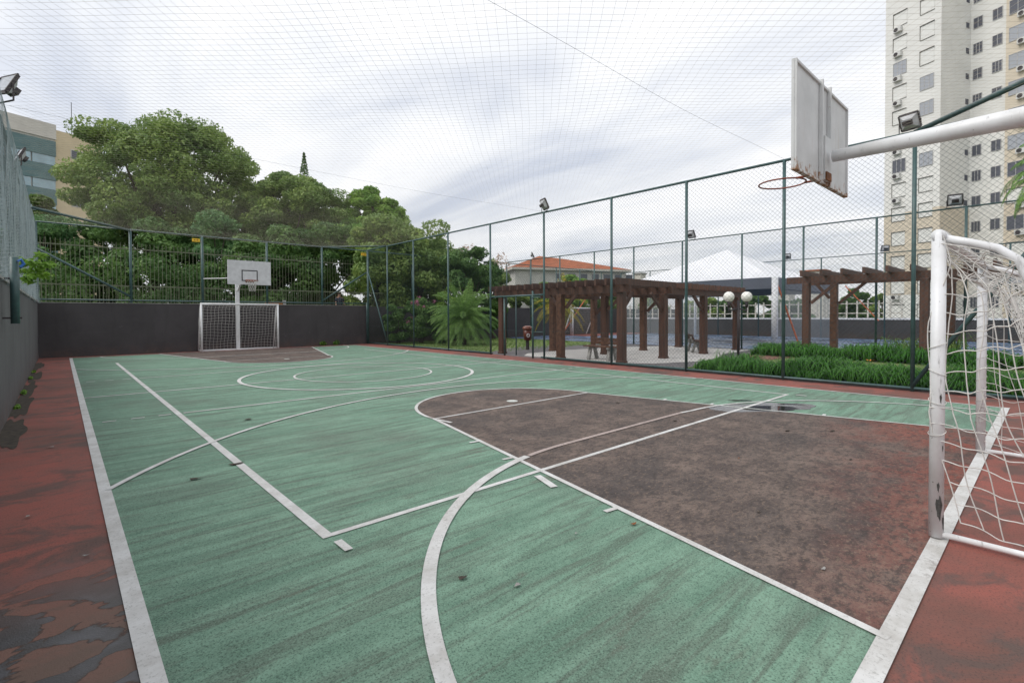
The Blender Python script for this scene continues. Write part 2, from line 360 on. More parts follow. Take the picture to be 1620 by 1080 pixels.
# ---------------- ground and court ----------------
MB().quad((-600,-600,-.03),(900,-600,-.03),(900,900,-.03),(-600,900,-.03)).build('ground', 'ground', kind='structure')
MB().quad((-.62,-4,0),(12.32,-4,0),(12.32,24.97,0),(-.62,24.97,0)).build('court_apron', 'red', kind='structure')
X0, X1, Y0, Y1 = .25, 11.12, .5, 24.15
MB().quad((X0,Y0,.003),(X1,Y0,.003),(X1,Y1,.003),(X0,Y1,.003)).build('court_surface', 'green', kind='structure')
CXc = 5.75
def key(y0, s, xl0, xl1, name='key_area'):
    mb = MB(); yf = y0+s*5.57; pts = [(xl0,y0),(xl1,y0),(7.52,yf)]
    for k in range(1, 24):
        a = math.pi*k/24; pts.append((5.76+1.76*math.cos(a), yf+s*1.76*math.sin(a)))
    pts.append((4.0, yf))
    if s < 0: pts = pts[::-1]
    mb.quad(*[(x, y, .006) for x, y in pts]).build(name, 'key', kind='structure')
key(Y0, 1, 2.82, 8.7); key(Y1, -1, 2.9, 8.95)
zl = [.0085]
def line(pts, w=.05, mat='line', name='painted_line'):
    z = zl[0]; zl[0] += .0001; mb = MB(); P = [Vector((p[0], p[1], z)) for p in pts]; Lp = []; Rp = []
    for k, p in enumerate(P):
        d = (P[min(k+1, len(P)-1)]-P[max(k-1, 0)]).normalized(); u = Vector((-d.y, d.x, 0))*w/2; Lp.append(p+u); Rp.append(p-u)
    for k in range(len(P)-1): mb.quad(Rp[k], Rp[k+1], Lp[k+1], Lp[k])
    return mb.build(name, mat, kind='structure')
def arc(cx, cy, r, a0, a1, n=48, sy=1): return [(cx+r*math.cos(R(a0+(a1-a0)*k/n)), cy+sy*r*math.sin(R(a0+(a1-a0)*k/n))) for k in range(n+1)]
line([(.265, .45),(.265, 24.19)], .085)
line([(11.09, .45),(11.09, 24.17)], .055)
line([(.3, .5),(11.1, .5)], .09); line([(.3, 24.15),(11.1, 24.15)], .05)
line([(1.33, 3.32),(1.33, 20.5)], .075); line([(10.03, 3.32),(10.03, 20.8)], .055); line([(1.36, 3.345),(10.0, 3.345)], .055)
line([(.31, 12.1),(11.05, 12.1)], .06)
line([(1.4, 9.15),(10.0, 9.15)], .058); line([(1.4, 15.02),(10.0, 15.02)], .06, 'line2')
for yy in (9.15, 15.02):
    for k in range(3): line([(.42+.33*k, yy),(.58+.33*k, yy)], .045)
    for k in range(3): line([(10.2+.3*k, yy),(10.35+.3*k, yy)], .045)
for y0, s, a, c_, w in ((Y0, 1, 2.82, 8.7, .052), (Y1, -1, 2.9, 8.95, .06)):
    yf = y0+s*5.57
    line([(a, y0),(4.0, yf)], w); line([(c_, y0),(7.52, yf)], w*.85, 'line' if s < 0 else 'line2'); line([(4.0, yf),(7.52, yf)], .045, 'line' if s > 0 else 'line2')
    line(arc(5.76, yf, 1.76, 0, 180, 48, s), .05)
    for f in (.32, .60, .74):
        x = a+(4.0-a)*f; y = y0+s*5.57*f; line([(x, y),(x-.14, y+.02*s)], .045)
        x = c_+(7.52-c_)*f; line([(x, y),(x+.13, y+.02*s)], .045)
line([(3.28, 3.25),(3.17, 2.93)], .07); line([(4.03, 5.68),(4.0, 6.0)], .05)
line([(1.35, 3.22),(1.35, 3.04)], .055); line([(10.08, 3.22),(10.08, 3.04)], .05)
# handball style goal arcs
line(arc(4.3, .45, 3.38, 180, 101), .082); line(arc(4.3, .45, 3.38, 100.5, 90, 8)+[(7.0,3.83)], .06, 'line3'); line([(7.0,3.83)]+arc(7.25, .5, 3.3, 90, 0), .05)
line(arc(4.3, 24.15, 3.2, 180, 90, 48, -1)+arc(7.3, 24.15, 3.2, 90, 0, 48, -1), .065, 'line2')
# three point arcs
def a3(cy, s): 
    P = arc(5.7, cy, 6.42, 180, 0, 90, s); return [p for p in P if .3 < p[0] < 11.06 and (p[1]-cy)*s > .0]
P = arc(5.7, 2.085, 6.42, 147.5, 32.5, 80); line(P, .055); P = arc(5.7, 22.35, 6.45, 147.3, 33, 80, -1); line(P, .06)
line(arc(5.8, 12.1, 2.83, 0, 360, 96), .08); line(arc(5.86, 12.1, 1.7, 0, 360, 72), .05)
mb = MB(); mb.quad(*[(5.84+.1*math.cos(R(30*k)), 6.4+.1*math.sin(R(30*k)), .0075) for k in range(12)]).build('penalty_spot', 'line2', kind='structure')
mb = MB(); mb.quad(*[(5.84+.1*math.cos(R(30*k)), 18.1+.1*math.sin(R(30*k)), .0075) for k in range(12)]).build('penalty_spot', 'line2', kind='structure')

# puddle and damp patches
b = NB('puddle_water'); b.col((.025, .022, .02)); b.rough(.06); MT['water'] = b.m
b = NB('damp_film'); b.col(b.mix(b.ramp(b.noise(6, 5), .4, .6), (.16, .16, .165), (.22, .22, .23))); b.rough(.22); MT['damp'] = b.m
def blob(name, mat, cx, cy, rx, ry, rot, z, seed, jag=.22, kind='structure'):
    rr = random.Random(seed); ph = [(rr.uniform(0, 6.3), rr.choice([2, 3, 5, 7, 9]), rr.uniform(.3, 1)*jag) for _ in range(4)]; pts = []
    for k in range(64):
        a = 2*math.pi*k/64; q = 1+sum(am/(fr**.5)*math.sin(fr*a+p) for p, fr, am in ph); x, y = rx*q*math.cos(a), ry*q*math.sin(a)
        pts.append((cx+x*math.cos(rot)-y*math.sin(rot), cy+x*math.sin(rot)+y*math.cos(rot), z))
    c0 = (cx, cy, z); mb = MB()
    for k in range(64): mb.quad(c0, pts[k], pts[(k+1) % 64])
    return mb.build(name, mat, kind=kind)
blob('puddle_film', 'damp', 8.38, 3.16, .86, .37, R(-38), .0078, 3)
blob('puddle', 'water', 8.35, 3.06, .50, .21, R(-38), .0082, 8); blob('puddle', 'water', 8.98, 2.95, .20, .06, R(-60), .0082, 9); blob('puddle', 'water', 8.75, 3.68, .2, .05, R(-50), .0082, 5)
MT['dirt'] = simple('wall_foot_dirt', (.075, .06, .045), .95, .6, 14)
for k, (y, l_) in enumerate([(9.3, 1.3), (12.0, 1.5), (14.6, 1.2), (17.5, 1.6), (21, 1.4)]): blob('dirt', 'dirt', -.52, y, .13, l_, 0, .004+.0005*k, 60+k, .5)
# fallen leaves and litter on the court
def leaf_litter():
    k = 0
    for (x, y, c_, s_) in [(1.68,2.27,'trunk',.03),(3.02,2.02,'rust',.028),(1.86,2.0,'concrete',.022),(3.3,.9,'cap',.022),(2.6,2.2,'cap',.012),(3.9,1.5,'trunk',.018),(6.9,2.3,'trunk',.05),(6.4,3.6,'trunk',.04),(7.3,1.9,'trunk',.05),(4.9,3.3,'cap',.02),(6.2,4.4,'cap',.02),(.1,4.1,'cap',.02),(-.2,5.2,'cap',.02),(-.1,7.8,'cap',.03),(1.3,5.6,'trunk',.07),(.9,5.35,'trunk',.05),(2.0,7.9,'trunk',.06),(5.5,7.0,'cap',.02),(7.0,5.0,'trunk',.04),(4.0,4.4,'cap',.02),(5.2,2.2,'rust',.02),(6.0,1.4,'trunk',.025)]:
        mb = MB(); a = random.uniform(0, 6); n = 9
        mb.quad(*[(x+s_*(1+.35*math.sin(3*t+a))*math.cos(t), y+s_*.55*(1+.3*math.cos(2*t+a))*math.sin(t), 0.0165+.003*math.cos(t*2+a)) for t in [2*math.pi*j/n for j in range(n)]])
        o = mb.build('leaf_litter', c_, kind='stuff'); break_ = k; k += 1; LIT.append(o)
LIT = []; leaf_litter()

# ---------------- boundary walls ----------------
o = MB().box(-.82, -4, -.1, -.6, 14.05, 2.03).box(-.82, 14.07, -.1, -.602, 25.2, 2.03)
w = empty('boundary_wall', (-.7, 10, 0), 'grey rendered side wall with a vertical joint running along the left of the court', 'wall')
o.build('wall', 'wall_grey', w); MB().box(-.86, -4, 2.032, -.57, 25.2, 2.075).build('coping', 'cap', w)
w = empty('boundary_wall', (9, 25.1, 0), 'dark charcoal end wall behind the far goal and the garden', 'wall')
MB().box(-.6, 25.0, -.1, 12.2, 25.2, 2.03).box(12.202, 25.01, -.1, 46, 25.21, 2.0).build('wall', 'wall_dark', w)
MB().box(-.57, 24.98, 2.032, 12.2, 25.22, 2.05).build('coping', 'cap', w)

# ---------------- fences ----------------
def diamond(plane, c, u0, u1, z0, z1, cell, r, wob=0):
    """chain link: two families of diagonals clipped to the rectangle; plane 'x' or 'y'"""
    A = []; B = []; h = z1-z0
    for sgn in (1, -1):
        t = u0-h
        ks = np.arange(u0-h, u1+h, cell)
        for k in ks:
            # line u = k + sgn*(z-z0)  (sgn=1) or u = k - (z-z0)
            if sgn == 1: za, zb = max(0, u0-k), min(h, u1-k); ua, ub = k+za, k+zb
            else: za, zb = max(0, k-u1), min(h, k-u0); ua, ub = k-za, k-zb
            if zb-za < .02: continue
            pa, pb = (ua, z0+za), (ub, z0+zb)
            d = .004*sgn
            A.append((c+d, pa[0], pa[1]) if plane == 'x' else (pa[0], c+d, pa[1])); B.append((c+d, pb[0], pb[1]) if plane == 'x' else (pb[0], c+d, pb[1]))
    mb = MB(); mb.wires(np.array(A), np.array(B), r); return mb
def flood(loc, yaw, label, s=1.0, group='floodlights on the fences'):
    f = empty('floodlight', loc, label, 'floodlight', group)
    cs, sn = math.cos(yaw), math.sin(yaw)
    def P(a, b_, z): return (loc[0]+(a*cs-b_*sn)*s, loc[1]+(a*sn+b_*cs)*s, loc[2]+z*s)
    W, Hh, dp = .19, .17, .09; T = .45   # tilt
    def Q(a, d, h): return P(a, d*math.cos(T)+h*math.sin(T), .27+h*math.cos(T)-d*math.sin(T))
    mb = MB()
    for (a0, h0, a1, h1) in ((-W,-Hh,W,-Hh),(W,-Hh,W,Hh),(W,Hh,-W,Hh),(-W,Hh,-W,-Hh)): mb.beam(Q(a0,0,h0), Q(a1,0,h1), .022*s, .05*s)
    mb.build('housing_rim', 'darkmetal', f)
    mb = MB()
    def wall_(a0,h0,a1,h1): mb.quad(Q(a0,0,h0), Q(a1,0,h1), Q(a1*.45,dp,h1*.45), Q(a0*.45,dp,h0*.45))
    for (a0, h0, a1, h1) in ((-W,-Hh,W,-Hh),(W,-Hh,W,Hh),(W,Hh,-W,Hh),(-W,Hh,-W,-Hh)): wall_(a0,h0,a1,h1)
    mb.quad(Q(-W*.45,dp,-Hh*.45), Q(W*.45,dp,-Hh*.45), Q(W*.45,dp,Hh*.45), Q(-W*.45,dp,Hh*.45)).build('reflector', 'silver', f)
    MB().quad(Q(-W,-.012,-Hh), Q(W,-.012,-Hh), Q(W,-.012,Hh), Q(-W,-.012,Hh)).build('glass', 'pane', f)
    MB().obox(Q(-.09,dp,-.05), Vector(Q(.09,dp,-.05))-Vector(Q(-.09,dp,-.05)), Vector(Q(-.09,dp+.07,-.05))-Vector(Q(-.09,dp,-.05)), Vector(Q(-.09,dp,.05))-Vector(Q(-.09,dp,-.05))).build('ballast_box', 'darkmetal', f)
    mb = MB(); mb.tube([Q(-W-.02,0,0), P(-W-.02,.0,.02), P(W+.02,.0,.02), Q(W+.02,0,0)], .013*s, 6).build('bracket', 'darkmetal', f)
    return f
# right fence
FX = 12.22
YP = [24.85, 22.7, 20.2, 17.4, 14.6, 11.75, 8.95, 6.55, 4.17, 1.84, -.9, -3.6]
f = empty('chain_link_fence', (FX, 11, 0), 'tall green chain link fence along the right side of the court beside the garden', 'fence')
for y in YP: MB().tube([(FX, y, -.05),(FX, y, 5.0)], .037 if y < 24 else .048, 12).build('post', 'post', f, True)
MB().tube([(FX, -3.6, 5.0),(FX, 22.7, 5.0),(FX, 24.9, 5.0)], .032, 10).build('top_rail', 'post', f, True)
MB().tube([(FX, -3.6, .06),(FX, 11.9, .06)], .028, 8).tube([(FX, 14.55, .06),(FX, 24.8, .06)], .028, 8).build('bottom_rail', 'post', f, True)
MB().tube([(FX, 1.84, .12),(FX, -.9, 4.5)], .04, 10).build('brace', 'post', f, True); MB().tube([(FX, 22.72, .1),(FX, 24.85, 3.9)], .032, 10).build('brace', 'post', f, True)
mesh_ = diamond('x', FX+.03, -3.6, 11.75, .06, 5, .105, .0024); o2 = diamond('x', FX+.03, 14.6, 24.85, .06, 5, .105, .0023); o3 = diamond('x', FX+.03, 11.75, 14.6, 2.2, 5, .105, .0023)
mesh_.chunks += o2.chunks+o3.chunks; mesh_.build('mesh', 'wire', f)
A = [(FX+.03, -3.6, z) for z in (.95,)]; B = [(FX+.03, 24.8, z) for z in (.95,)]; MB().wires(A, B, .004).build('tension_wire', 'wire', f)
# net chamfer pipes overhead
MB().tube([(FX, 1.84, 5.0),(9.6, -.9, 5.0)], .045, 12).build('corner_brace', 'post', f, True)
MB().tube([(FX, 22.7, 5.0),(9.75, 24.95, 4.98)], .03, 10).build('corner_brace', 'post', f, True)
# kerb strip under fence
tag(MB().box(FX+.06, -4, -.03, FX+.2, 11.7, .05).box(FX+.06, 14.7, -.03, FX+.2, 24.9, .05).build('kerb', 'path'), 'low concrete kerb under the chain link fence', 'kerb')
# gate
g_ = empty('gate', (FX, 13.2, 0), 'open green pipe gate frame in the side fence left of the pergola', 'gate')
MB().tube([(FX,11.8,2.2),(FX,14.55,2.2)], .034, 10).tube([(FX,12.3,0),(FX,12.3,2.35)], .036, 10).build('frame', 'post', g_, True)
MB().tube([(FX-.06,11.85,2.12),(FX-.06,12.3,2.12)], .018, 8).build('rail', 'post', g_, True); MB().tube([(FX,11.8,.92),(FX,12.3,.92)], .014, 8).build('rail', 'post', g_, True)
diamond('x', FX+.01, 11.8, 12.28, .06, 2.2, .105, .0019).build('mesh', 'wire', g_)
# back fence on the end wall
YB = 25.1
f = empty('chain_link_fence', (6, YB, 2.05), 'green post and rail fence standing on the dark end wall behind the far goal', 'fence')
for x in (-.62, 2.13, 4.62, 7.25, 9.86, 12.36, 15.1, 18.0, 21.0): MB().tube([(x, YB, 1.9),(x, YB, 5.0)], .05, 12).build('post', 'post', f, True)
MB().tube([(-.62,YB,5.0),(22,YB,5.0)], .028, 8).build('top_rail', 'post', f, True)
MB().tube([(-.57,YB-.02,2.16),(12.3,YB-.02,2.16)], .03, 8).build('bottom_rail', 'post', f, True)
MB().tube([(-.6,YB-.03,4.02),(2.1,YB-.03,2.32)], .042, 10).build('brace', 'post', f, True); MB().tube([(9.9,YB-.03,2.3),(12.36,YB-.03,3.9)], .036, 10).build('brace', 'post', f, True)
MB().tube([(-.62,22.0,5.0),(2.1,YB-.05,4.97)], .045, 10).build('corner_brace', 'post', f, True)
# tube where wall ends
tag(MB().tube([(12.2,24.93,0),(12.2,24.93,2.2)], .045, 10).build('fence_stub', 'post', None, True), 'short green pipe where the dark end wall meets the side fence', 'post')
# left fence with draped netting
f = empty('netted_fence', (-.72, 10, 2.07), 'side fence above the grey wall draped with sagging blue green netting', 'fence')
for y in (24.95, 22.0, 18.5, 15.0, 11.5, 8.0, 4.5): MB().tube([(-.74, y, 2.05),(-.74, y, 5.05)], .04, 10).build('post', 'post', f, True)
MB().tube([(-.74,-2,5.05),(-.74,25,5.05)], .028, 8).build('top_rail', 'post', f, True)
diamond('x', -.76, 2, 25, 2.1, 5.05, .12, .0018).build('mesh', 'wire', f)
def wavy(y, z):
    s = (5.05-z)/3.0
    return -.63+.075*np.sin(y*4.6+z*.6+1.2*np.sin(y*1.3))*s**.5+.04*np.sin(y*13+1.3*z)*s+.03*np.sin(y*2.3)*s
A = []; B = []
for z in np.arange(2.0, 5.06, .06):
    ys = np.arange(3, 25, .08); zz_ = z-.03*np.sin(ys*5)*((5.05-z)/3); p = np.stack([wavy(ys, z), ys, zz_], 1); A.append(p[:-1]); B.append(p[1:])
for y in np.arange(3, 25, .055):
    zs = np.linspace(2.0, 5.05, 14); p = np.stack([wavy(y, zs), y+.02*np.sin(zs*4+y*3)+(.055*np.sin(y*11+.5*zs)+.10*np.sin(y*4.3-.3*zs))*np.clip((5.1-zs)/1.5, 0, 1), zs], 1); A.append(p[:-1]); B.append(p[1:])
MB().wires(np.concatenate(A), np.concatenate(B), .0019).build('draped_net', 'wire_grey', f)
# stub pipe on left wall
s_ = empty('wall_pipe', (-.45, 10, 1.4), 'dark green steel stub pipe clamped to the grey side wall with a blue ribbon', 'pipe')
MB().tube([(-.47,9.95,1.42),(-.47,9.95,2.36)], .05, 12).build('pipe', 'post', s_, True)
MB().tube([(-.6,9.95,2.06),(-.42,9.95,2.06)], .016, 6).build('clamp', 'darkmetal', s_); MB().tube([(-.6,9.95,1.5),(-.40,9.95,1.5)], .014, 6).build('clamp', 'darkmetal', s_)
MB().tube([(-.43,9.9,2.3),(-.40,9.9,2.33),(-.37,9.92,2.27),(-.41,9.9,2.22)], .02, 6).build('ribbon', 'blueribbon', s_)

# overhead net
mb = MB(); A = []; B = []; th = R(44.5)
d1 = np.array([math.sin(th), math.cos(th)]); d2 = np.array([math.cos(th), -math.sin(th)])
def sagz(x, y): 
    yy = np.clip(y, -2, 24.6); e = np.minimum(np.abs(yy-4.17), np.minimum(np.abs(yy-11.75), np.abs(yy-19.5)))
    return 5.0-.10*np.minimum(1, e/3)*np.sin(np.clip((x+.65)/12.85, 0, 1)*math.pi)
for da, db in ((d1, d2), (d2, d1)):
    for k in np.arange(-40, 40, .122):
        s = np.arange(-42, 42, .5); wv = .012*np.sin(s*1.1+k*3.0)+.008*np.sin(s*2.7+k)
        p = np.outer(s, da)+np.outer(k+wv, db)+np.array([5.8, 11.]); 
        ins = (p[:, 0] > -.66) & (p[:, 0] < 12.2) & (p[:, 1] > -3.6) & (p[:, 1] < 25.05) & ((p[:,0]-9.8)+(p[:,1]-22.7) < 2.42) & ((p[:,0]+.62)+(25.1-p[:,1]) > -1)
        seg = ins[:-1] & ins[1:]
        if not seg.any(): continue
        q = np.column_stack([p, sagz(p[:, 0], p[:, 1])]); A.append(q[:-1][seg]); B.append(q[1:][seg])
tag(MB().wires(np.concatenate(A), np.concatenate(B), .00125).build('overhead_net', 'net'), 'thin diamond mesh net stretched overhead across the whole court', 'net')
for y, lab in ((4.17, 'steel cable crossing overhead nearest the near hoop'), (11.75, 'steel cable crossing overhead at the middle of the court'), (19.5, 'farthest steel cable crossing overhead near the far hoop')):
    xs = np.linspace(-.65, 12.2, 24); tag(MB().tube([(x, y+.02*math.sin(x), 5.02-.12*math.sin((x+.65)/12.85*math.pi)) for x in xs], .0019, 5).build('support_cable', 'cable'), lab, 'cable', 'support cables of the overhead net')
flood((FX, 1.92, 5.0), R(75), 'floodlight on the near fence post in front of the apartment tower', .85)
flood((FX, 11.72, 5.0), R(70), 'floodlight on top of the middle fence post above the pergola')
flood((-.62, 11.6, 5.0), R(-60), 'near floodlight on the netted fence in the upper left', 1.1)
flood((-.66, 16.3, 5.0), R(-75), 'smaller rusty floodlight lower on the netted fence by the flats', 1.0)
for x, lab in ((4.5, 'small yellow sign on the fence post left of the far hoop'), (12.2, 'small yellow sign at the far right corner post')):
    s_ = empty('hanging_sign', (x, YB-.1, 4.7), lab, 'sign', 'small yellow signs high on the end fence')
    MB().box(x-.26, YB-.12, 4.72, x+.02, YB-.06, 4.86).build('board', 'signy', s_); MB().box(x-.2, YB-.124, 4.77, x-.15, YB-.121, 4.81).build('marking', 'rust', s_); MB().box(x-.1, YB-.124, 4.77, x-.04, YB-.121, 4.81).build('marking', 'rust', s_)

# ---------------- goals ----------------
def net_mesh(fn, nu, nv, r, sub=3):
    """cords over a surface fn(u,v)->(n,3)"""
    A = []; B = []
    for i in range(nu+1):
        v = np.linspace(0, 1, nv*sub+1); p = fn(np.full_like(v, i/nu), v); A.append(p[:-1]); B.append(p[1:])
    for j in range(nv+1):
        u = np.linspace(0, 1, nu*sub+1); p = fn(u, np.full_like(u, j/nv)); A.append(p[:-1]); B.append(p[1:])
    return np.concatenate(A), np.concatenate(B)
def goal(xl, xr, yl, s, label, messy, kd=1.0):
    g = empty('goal', ((xl+xr)/2, yl, 0), label, 'goal', 'futsal goals')
    z = .02
    for x in (xl, xr): MB().tube([(x, yl, z),(x, yl, 2.04),], .04, 20).build('goalpost', 'white', g, True)
    MB().tube([(xl-.035, yl, 2.03),(xr+.035, yl, 2.03)], .04, 20).build('crossbar', 'white', g, True)
    bk = lambda x: [(x, yl-s*kd*a, h_) for a, h_ in ((0,2.02),(.15,1.97),(.28,1.92),(.37,1.84),(.43,1.68),(.55,1.3),(.95,.05))]
    for x in (xl, xr):
        MB().tube(bk(x), .025, 12).build('back_stanchion', 'white', g, True)
        MB().tube([(x, yl-s*.03, .04),(x, yl-s*.97*kd, .035)], .02, 12).build('ground_bar', 'white', g, True)
    MB().tube([(xl, yl-s*.97*kd, .035),(xr, yl-s*.97*kd, .035)], .02, 12).build('ground_bar', 'white', g, True)
    if not messy: MB().tube([(xl, yl-s*.02, .04),(xr, yl-s*.02, .04)], .018, 10).build('ground_bar', 'white', g, True)
    def prof(v):   # back profile: 0 top -> 1 bottom
        ys = np.interp(v, [0, .12, .2, .3, 1], [0, .2, .37, .45, .95]); zs = np.interp(v, [0, .12, .2, .3, 1], [2.04, 1.95, 1.84, 1.62, .04]); return ys, zs
    if not messy:
        _p = prof; prof = lambda v: (_p(v)[0]*kd, _p(v)[1])
        def back(u, v):
            ys, zs = prof(v); sag = .10*np.sin(math.pi*u)*np.sin(math.pi*v); return np.stack([xl+(xr-xl)*u+.01*np.sin(v*20), yl-s*(ys-sag), zs+.02*np.sin(u*15+v*9)], 1)
        A, B = net_mesh(back, 22, 18, 0); mb = MB().wires(A, B, .0042)
        for x in (xl, xr):
            def side(u, v, x=x): 
                ys, zs = prof(v); return np.stack([np.full_like(u, x)+.03*np.sin(9*v+7*u), yl-s*ys*u-.0*u, zs*(1)+.02*np.sin(6*u)], 1)
            A, B = net_mesh(side, 6, 15, 0); mb.wires(A, B, .0035)
        mb.build('net', 'cord', g)
    else:
        rr = np.random.default_rng(4)
        ph = rr.uniform(0, 6.28, 12)
        def wob(u, v, k, a): return a*(np.sin(7*u+5*v+ph[k])+.7*np.sin(13*v-6*u+ph[k+1])+.5*np.sin(23*u+17*v+ph[k+2]))
        # near side panel: front edge wraps in front of the post, bottom lifted
        def side(u, v):
            ys, zs = prof(v); front = np.interp(v, [0, .1, .3, .5, .62, .75, 1], [-.03, -.06, .015, .05, .05, .0, -.11])
            zb = 2.02-(2.02-.16)*v; y_in = yl+front; yb = yl-ys-.02*np.sin(v*9)
            return np.stack([xl-.03+.05*np.sin(math.pi*u)*(1-.4*v)+wob(u, v, 0, .012), y_in*(1-u)+yb*u+wob(u, v, 3, .016), zb*(1-u)+(zs*.93+.10)*u-.07*np.sin(math.pi*u)+wob(u, v, 5, .016)], 1)
        A, B = net_mesh(side, 7, 15, 0, 4); mb = MB().wires(A, B, .0042)
        def side2(u, v):
            ys, zs = prof(v); yb = yl-ys; return np.stack([xr-.02+wob(u, v, 2, .02), (yl-.02)*(1-u)+yb*u+wob(u, v, 4, .02), (2.0-1.84*v)*(1-u)+(zs*.93+.1)*u-.08*np.sin(math.pi*u)+wob(u, v, 6, .02)], 1)
        A, B = net_mesh(side2, 6, 15, 0, 4); mb.wires(A, B, .0038)
        def back(u, v):
            ys, zs = prof(v); sag = .16*np.sin(math.pi*u)**.5*np.sin(math.pi*np.clip(v*1.1, 0, 1))
            return np.stack([xl+(xr-xl)*u+wob(u, v, 1, .02), yl-(ys-sag)+wob(u, v, 4, .025), zs*.95+.12*v-.10*np.sin(math.pi*u)*(1-v)+wob(u, v, 7, .02)], 1)
        A, B = net_mesh(back, 24, 16, 0, 4); mb.wires(A, B, .0038)
        # loops of cord around the near post and lacing
        lp = [(xl+.054*math.cos(t), yl+.054*math.sin(t), .25+t*.022+.02*math.sin(t*1.3)) for t in np.arange(0, 75, .5)]
        lp2 = [(xr+.045*math.cos(t), yl+.045*math.sin(t), .3+t*.018) for t in np.arange(0, 90, .5)]
        for q in (lp2,): q = np.array(q); mb.wires(q[:-1], q[1:], .0025)
        for k in range(12):
            x = xl+(xr-xl)*k/12+.05; t = np.linspace(0, 6.28*1.5, 20); q = np.stack([x+t*.012, yl+.045*np.cos(t), 2.03+.045*np.sin(t)], 1); mb.wires(q[:-1], q[1:], .003)
        for k in range(4):
            t = np.linspace(0, 6.28, 18); z0 = [1.12, .93, .72, 1.3][k]; q = np.stack([xl+.046*np.cos(t), yl+.046*np.sin(t), z0+.02*np.sin(t+k)], 1); mb.wires(q[:-1], q[1:], .0028)
        mb.build('net', 'cord', g)
        for (a0, z0, w_, h_) in ((3.65, .22, .42, .075), (4.45, .12, .3, .05), (3.5, .36, .16, .03), (3.7, .95, .14, .03), (4.1, .62, .1, .02)):
            q = [(xl+.0412*math.cos(a0+w_*math.cos(t)*(1+.3*math.sin(3*t))), yl+.0412*math.sin(a0+w_*math.cos(t)*(1+.3*math.sin(3*t))), z0+h_*math.sin(t)*(1+.25*math.cos(5*t))) for t in [2*math.pi*k/18 for k in range(18)]]
            ch = MB(); c0 = (xl+.0414*math.cos(a0), yl+.0414*math.sin(a0), z0)
            for k in range(18): ch.quad(c0, q[k], q[(k+1) % 18])
            ch.build('chipped_paint', 'chip', g)
    return g
goal(4.33, 7.32, .52, 1, 'near white goal with loose tangled net at the right edge', True)
goal(4.4, 7.45, 24.25, -1, 'far white goal with taut square net before the charcoal wall', False, .72)
